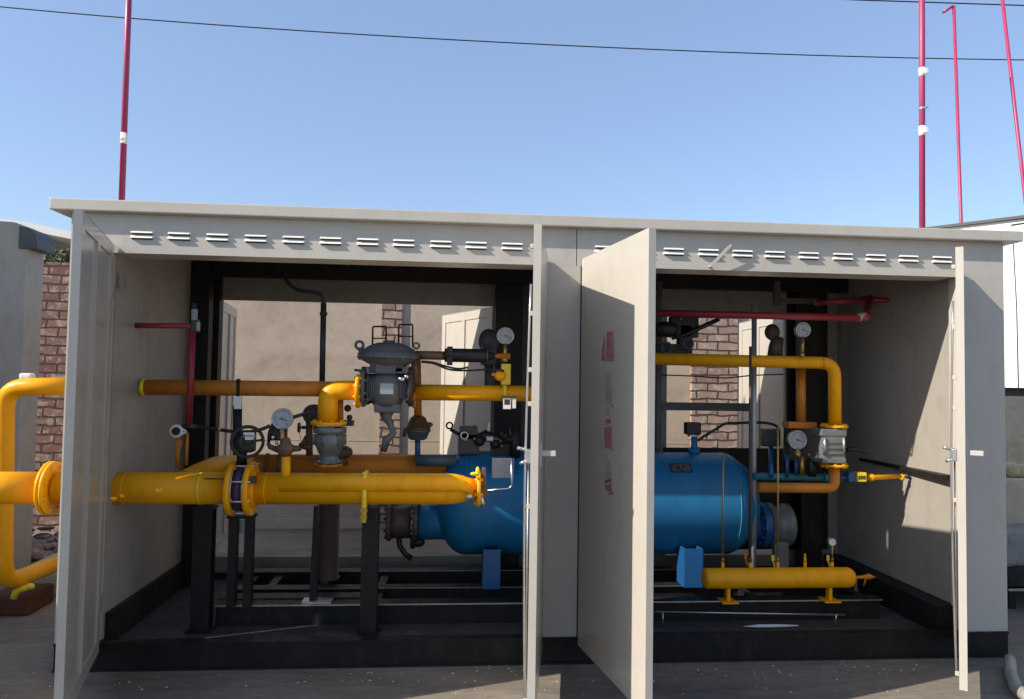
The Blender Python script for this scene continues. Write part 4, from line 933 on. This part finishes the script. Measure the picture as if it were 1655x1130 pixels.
# curved strap and rod on the floor
b = MB(); P = [at(1202, 1004, .2), at(1225, 1009, .2), at(1255, 1010, .2), at(1290, 1006, .2)]
P = [V((p.x, p.y, .125)) for p in P]; b.sweep(P, [.002, .010, .010, .004], 8)
single('discarded_strip', 'pale curved strip lying on the floor in front of the drain drum', 'strip', b, 'paper')
b = MB(); b.cyl(V((at(1060, 988, .22).x, .25, .2)), V((at(1362, 1000, .22).x, .2, .185)), .005, n=8)
b.cyl(V((at(1362, 1000, .22).x-.05, .2, .187)), V((at(1362, 1000, .22).x-.05, .22, .112)), .005, n=8); b.cyl(V((at(1060, 988, .22).x+.05, .25, .199)), V((at(1060, 988, .22).x+.05, .25, .112)), .005, n=8)
single('ground_wire_rod', 'thin bright earthing rod running low in front of the drain drum', 'rod', b, 'steel')
b = MB(); b.cyl(at(1473, 928, .6), at(1472, 936, .6), .008, n=8); b.off((0, 0, 0)); 

# ------------------------------------------------------------------ outside left
t = T('yellow_bypass_loop', 'yellow bypass loop pipe outside the left wall of the cabinet', 'pipe')
YO = .75
b = MB(); b.pipe([at(118, 624, YO-.05), at(8, 626, YO), at(4, 945, YO), at(112, 903, YO+.55)], sz(YO, 13.5), .14, 28); t.add('pipe_run', b, 'yellow')
b = MB(); p = at(45, 609, YO); b.box(p+V((-.04, -.03, -.018)), p+V((.035, .03, .022)), bev=.014); t.add('cap', b, 'paper')
b = MB(); b.sweep([at(22, 967, YO+.1), at(26, 956, YO+.1), at(36, 952, YO+.1), at(48, 948, YO+.1)], [.022, .022, .020, .02], 12); b.ball(at(48, 948, YO+.1), .03, (1, .7, .7)); t.add('drain_fitting', b, 'yedge')
t.done()
b = MB(); p, q = at(-20, 950, .95), at(48, 985, .95); b.box((p.x, .93, .0), (q.x, 1.25, .13), bev=.02)
single('rusty_pipe_block', 'rusty brown steel block under the lower bend of the yellow loop', 'pipe support', b, 'rust')
b = MB(); p, q = at(46, 935, 1.6), at(120, 935, 1.6); b.box((p.x, 1.35, 0), (q.x+.15, 2.0, .17), bev=.02)
single('concrete_plinth', 'low pale concrete plinth behind the yellow loop at left', 'plinth', b, 'sand')
b = MB()
for i in range(60):
    x = random.uniform(-4.3, -3.2); y = random.uniform(2.2, 3.1); s_ = random.uniform(.03, .09); b.ball((x, y, s_*.2+.14*max(0, 1-abs(x+3.7)/.6)), s_, (random.uniform(.8, 1.6), random.uniform(.8, 1.3), random.uniform(.3, .6)), 5)
single('rubble', 'heap of dark stone rubble at the foot of the left brick pillar', 'rubble', b, 'brick_dark', kind='stuff')
# grey neighbour tank/cabinet at far left
YN = 1.95
p0 = at(90, 372, YN); p1 = at(65, 405, YN); zt_ = at(60, 360, YN).z; xr_ = at(63, 600, YN+.25).x; xc = at(90, 400, YN+.25).x
t = T('grey_storage_tank', 'tall dull grey storage tank with rounded shoulder at the left edge', 'tank')
b = MB(); pts = [(-7.5, YN, 0), (xr_, YN, 0), (xr_, YN, zt_-.12)]
for k in range(7):
    th = k/6*math.pi/2; pts.append((xr_-.12+.12*math.cos(th), YN, zt_-.12+.12*math.sin(th)))
pts.append((-7.5, YN, zt_+.12)); b.prism(pts, (0, .25, 0)); t.add('shell', b, 'tank_grey')
b = MB(); b.box((-7.5, .85, 0), (-5.0, YN-.001, 4.2), bev=.05); b.box((-7.5, -5, 0), (-4.7, .849, 2.31), bev=.05); t.add('added_shade_blocks', b, 'tank_grey')  # unseen blocks added out of view to shade the left ground and pipes
b = MB(); z_ = at(30, 640, YN).z; b.box((-7, YN-.004, z_), (xr_-.002, YN-.0005, z_+.012)); b.box((xr_-.62, YN-.0045, .2), (xr_-.608, YN-.0003, zt_-.15)); t.add('panel_seam', b, 'dark')
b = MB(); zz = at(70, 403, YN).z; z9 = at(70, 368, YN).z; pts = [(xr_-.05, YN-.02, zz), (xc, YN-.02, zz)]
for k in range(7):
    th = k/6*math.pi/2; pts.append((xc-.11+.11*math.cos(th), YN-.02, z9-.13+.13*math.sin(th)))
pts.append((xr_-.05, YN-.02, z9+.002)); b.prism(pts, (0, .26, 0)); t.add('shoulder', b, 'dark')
t.done()
b = MB(); P = [at(-60, 347, 5.0), at(0, 353, 5.0), at(50, 360, 5.0), at(85, 368, 5.0), at(125, 376, 5.0)]
for i in range(4): b.prism([P[i], P[i+1], P[i+1]-V((0, 0, .09)), P[i]-V((0, 0, .09))], (0, 3, 0))
t = T('white_roofed_shed', 'shed with a thin white sloping roof behind the grey tank', 'shed'); t.add('roof', b, 'white')
q = at(60, 372, 5.2); b = MB(); b.box((P[0].x, 5.2, 0), (q.x, 7.8, q.z-.1)); t.add('wall', b, 'tank_grey'); t.done()
# brick pillars and rendered wall
YP = 3.35
def pillar(x0, x1, top, mat, label, Y=YP, dep=.36):
    b = MB(); a, c = at(x0, 600, Y), at(x1, 600, Y); z = at((x0+x1)/2, top, Y).z; b.box((a.x, Y, 0), (c.x, Y+dep, z))
    for k in range(int(z/.35)):                        # projecting courses
        pass
    single('brick_pillar', label, 'brick pillar', b, mat, 'brick pillars of the back boundary')
pillar(60, 112, 424, 'brick_dark', 'dark red brick pillar between the grey tank and the cabinet', 3.6)
pillar(615, 648, 440, 'brick', 'narrow brick pillar seen behind the dark grey regulator', 3.72)
pillar(1118, 1192, 455, 'brick', 'wide pinkish brick pillar seen above the blue tank in the right bay', 3.70)
b = MB(); a, c = at(60, 600, 3.6), at(112, 600, 3.6); zz = at(85, 424, 3.6).z
for i in range(240):
    x = random.uniform(a.x, c.x); z = zz+random.uniform(0, .17)*random.random()**.4; y = random.uniform(3.6, 3.95); s_ = random.uniform(.015, .035); e = V((random.uniform(-1, 1), random.uniform(-1, 1), random.uniform(-.3, 1))).normalized()*s_; f = e.orthogonal().normalized()*s_*.6
    vs = [b.bm.verts.new(V((x, y, z))+k) for k in (-e, f, e, -f)]; b._fin([b.bm.faces.new(vs)])
single('dry_bush', 'scrubby dry green bush showing over the left brick pillar', 'bush', b, 'green')
t = T('boundary_wall', 'stained beige rendered wall across the yard behind the cabinet', 'wall')
YBW = 3.75
b = MB(); b.box((-2.9, YBW, 0), (5.2, YBW+.2, 2.55)); t.add('wall_face', b, 'wall')
b = MB(); b.box((-2.9, YBW-.012, 0), (5.2, YBW-.0005, .10)); zz = at(600, 713, YBW).z; b.box((-2.9, YBW-.003, zz), (5.2, YBW-.0005, zz+.008)); t.add('skirting', b, 'sand')
b = MB(); b.box((-2.95, YBW-.04, 2.5505), (5.25, YBW+.24, 2.62)); t.add('coping', b, 'sand')
t.done()
# ------------------------------------------------------------------ right edge
t = T('white_clad_building', 'bright white clad building with a sloping roof edge at the far right', 'building')
d0, d1 = at(1560, 365, 7.5-CD), at(1655, 350, 7.09-CD)
e = V((d1.x-d0.x, d1.y-d0.y, 0)).normalized(); nn = V((-e.y, e.x, 0)); nn = nn if nn.x > 0 else -nn      # nn points away from the viewer
q0 = V((d0.x, d0.y, 0))-e*1.6; q1 = V((d0.x, d0.y, 0))+e*3.6; zt = d0.z; zq = 1.56
b = MB(); b.prism([q0+Z*zq, q1+Z*zq, q1+Z*zt, q0+Z*zt], nn*4); t.add('upper_wall', b, 'white')
b = MB(); b.prism([q0-nn*.04-e*.04+Z*(zt+.0005), q1-nn*.04+Z*(zt+.0005), q1-nn*.04+Z*(zt+.03), q0-nn*.04-e*.04+Z*(zt+.03)], nn*4.1); t.add('roof_edge', b, 'dark')
b = MB(); b.prism([q0+nn*.12+e*.05, q1+nn*.12, q1+nn*.12+Z*(zq-.0005), q0+nn*.12+e*.05+Z*(zq-.0005)], nn*3.8); t.add('lower_wall', b, 'dark')  # dark grey stands in for the shade below the white wall
pw = lambda px, py: onplane(px, py, q0-nn*.004, nn)
b = MB(); b.sweep([pw(1637, 385), pw(1643, 500), pw(1646, 635)], .005, 6); b.sweep([pw(1634, 364), pw(1665, 359)], .008, 6); t.add('panel_seam', b, 'dark')
t.done()
b = MB(); a = at(1626, 775, 1.3); c = at(1700, 865, 1.3); b.box((a.x, 1.3, 0), (a.x+1.6, 1.7, a.z), bev=.01); single('rendered_block_wall', 'low sandy block wall standing right of the cabinet', 'low wall', b, 'sand')
for px, py, r_, lb in ((1632, 757, .075, 'round yellowish stone on the low sandy wall next to the cabinet'), (1648, 763, .065, 'square yellowish stone on the low sandy wall at the picture edge')):
    b = MB(); p = at(px, py, 1.45); b.ball((p.x, 1.45, a.z+r_*.75), r_, (1, 1, .85), 7)
    for v in b.bm.verts: v.co += V((random.uniform(-1, 1), random.uniform(-1, 1), random.uniform(-.5, .5)))*.006
    single('stone', lb, 'stone', b, 'stone', 'stones on the low wall')
b = MB(); p = at(1618, 865, .9); q = at(1720, 920, .9); N = 14
for i in range(N):
    for j in range(6): pass
g = [[V((p.x+(q.x-p.x)*i/N+.2*0, .95+.03*math.sin(i*1.7+j), p.z+(q.z-p.z)*j/6+.02*math.sin(i*2.1+j*1.3))) for j in range(7)] for i in range(N+1)]
vg = [[b.bm.verts.new(v) for v in row] for row in g]; vh = [[b.bm.verts.new(v+V((0, .3, 0))) for v in row] for row in g]
for i in range(N):
    for j in range(6): b._fin([b.bm.faces.new((vg[i][j], vg[i+1][j], vg[i+1][j+1], vg[i][j+1])), b.bm.faces.new((vh[i][j], vh[i][j+1], vh[i+1][j+1], vh[i+1][j]))], True)
for i in range(N): b._fin([b.bm.faces.new((vg[i][0], vh[i][0], vh[i+1][0], vg[i+1][0])), b.bm.faces.new((vg[i][6], vg[i+1][6], vh[i+1][6], vh[i][6]))])
single('plastic_sheet_bundle', 'crumpled pale plastic sheet bundle on the black rack at the right edge', 'sheet', b, 'cloth')
t = T('steel_rack', 'black low steel rack right of the cabinet carrying the plastic sheet', 'rack')
b = MB(); z0 = at(1640, 953, .9).z; z1 = at(1640, 925, .9).z; x0 = p.x+.02
b.box((x0, .86, z0), (x0+1.0, .90, z0+.018)); t.add('rail', b, 'steel')
b = MB(); b.box((x0, .8605, .16), (x0+1.0, 1.3, z0-.0005)); b.box((x0, .8605, z0+.0185), (x0+1.0, 1.3, z1+.03)); t.add('body', b, 'black')
b = MB()
for xx in (x0+.02, x0+.9):
    for yy in (.88, 1.24): b.box((xx, yy, 0), (xx+.05, yy+.05, .1595))
t.addsplit('leg', b, 'black'); t.done()
b = MB(); P = [atg(1632, 1066, .04), atg(1634, 1090, .04), atg(1643, 1113, .04), atg(1662, 1128, .04), atg(1700, 1135, .04)]
Q = []
for i in range(len(P)-1):
    for k in range(5): Q.append(P[i].lerp(P[i+1], k/5))
b.sweep(Q+[P[-1]], .03, 14); single('ground_hose', 'grey thick hose curving on the ground at the bottom right corner', 'hose', b, 'cloth')

# the yard at left is shaded by unseen blocks added beside the grey tank
# ------------------------------------------------------------------ light
SUN = V((1, .34, -.725)).normalized()
sd = bpy.data.lights.new('sun', 'SUN'); so = bpy.data.objects.new('sun', sd); COL.objects.link(so)
sd.energy = 4.7; sd.angle = math.radians(.5); sd.color = (1, .925, .81)
so.rotation_mode = 'QUATERNION'; so.rotation_quaternion = SUN.to_track_quat('-Z', 'Y')
W = bpy.data.worlds.new('World'); S.world = W; W.use_nodes = True; nt = W.node_tree
bg = nt.nodes['Background']; sky = nt.nodes.new('ShaderNodeTexSky'); sky.sky_type = 'NISHITA'; sky.sun_disc = False
el = math.asin(-SUN.z); az = math.atan2(-SUN.x, -SUN.y)
sky.sun_elevation = el; sky.sun_rotation = az
sky.air_density = 1.1; sky.dust_density = .8; sky.ozone_density = 3.5; sky.altitude = 0
mx = nt.nodes.new('ShaderNodeMixRGB'); mx.inputs[0].default_value = .34; mx.inputs[2].default_value = (2.0, 2.55, 3.9, 1)      # thin even haze over the clear sky
L(nt, sky.outputs[0], mx.inputs[1]); L(nt, mx.outputs[0], bg.inputs[0]); bg.inputs[1].default_value = .147
S.view_settings.view_transform = 'Standard'; S.view_settings.look = 'None'; S.view_settings.gamma = 1; S.view_settings.exposure = .5
S.render.engine = 'CYCLES'
try:
    S.cycles.use_denoising = True; S.cycles.max_bounces = 10; S.cycles.diffuse_bounces = 6
except Exception: pass
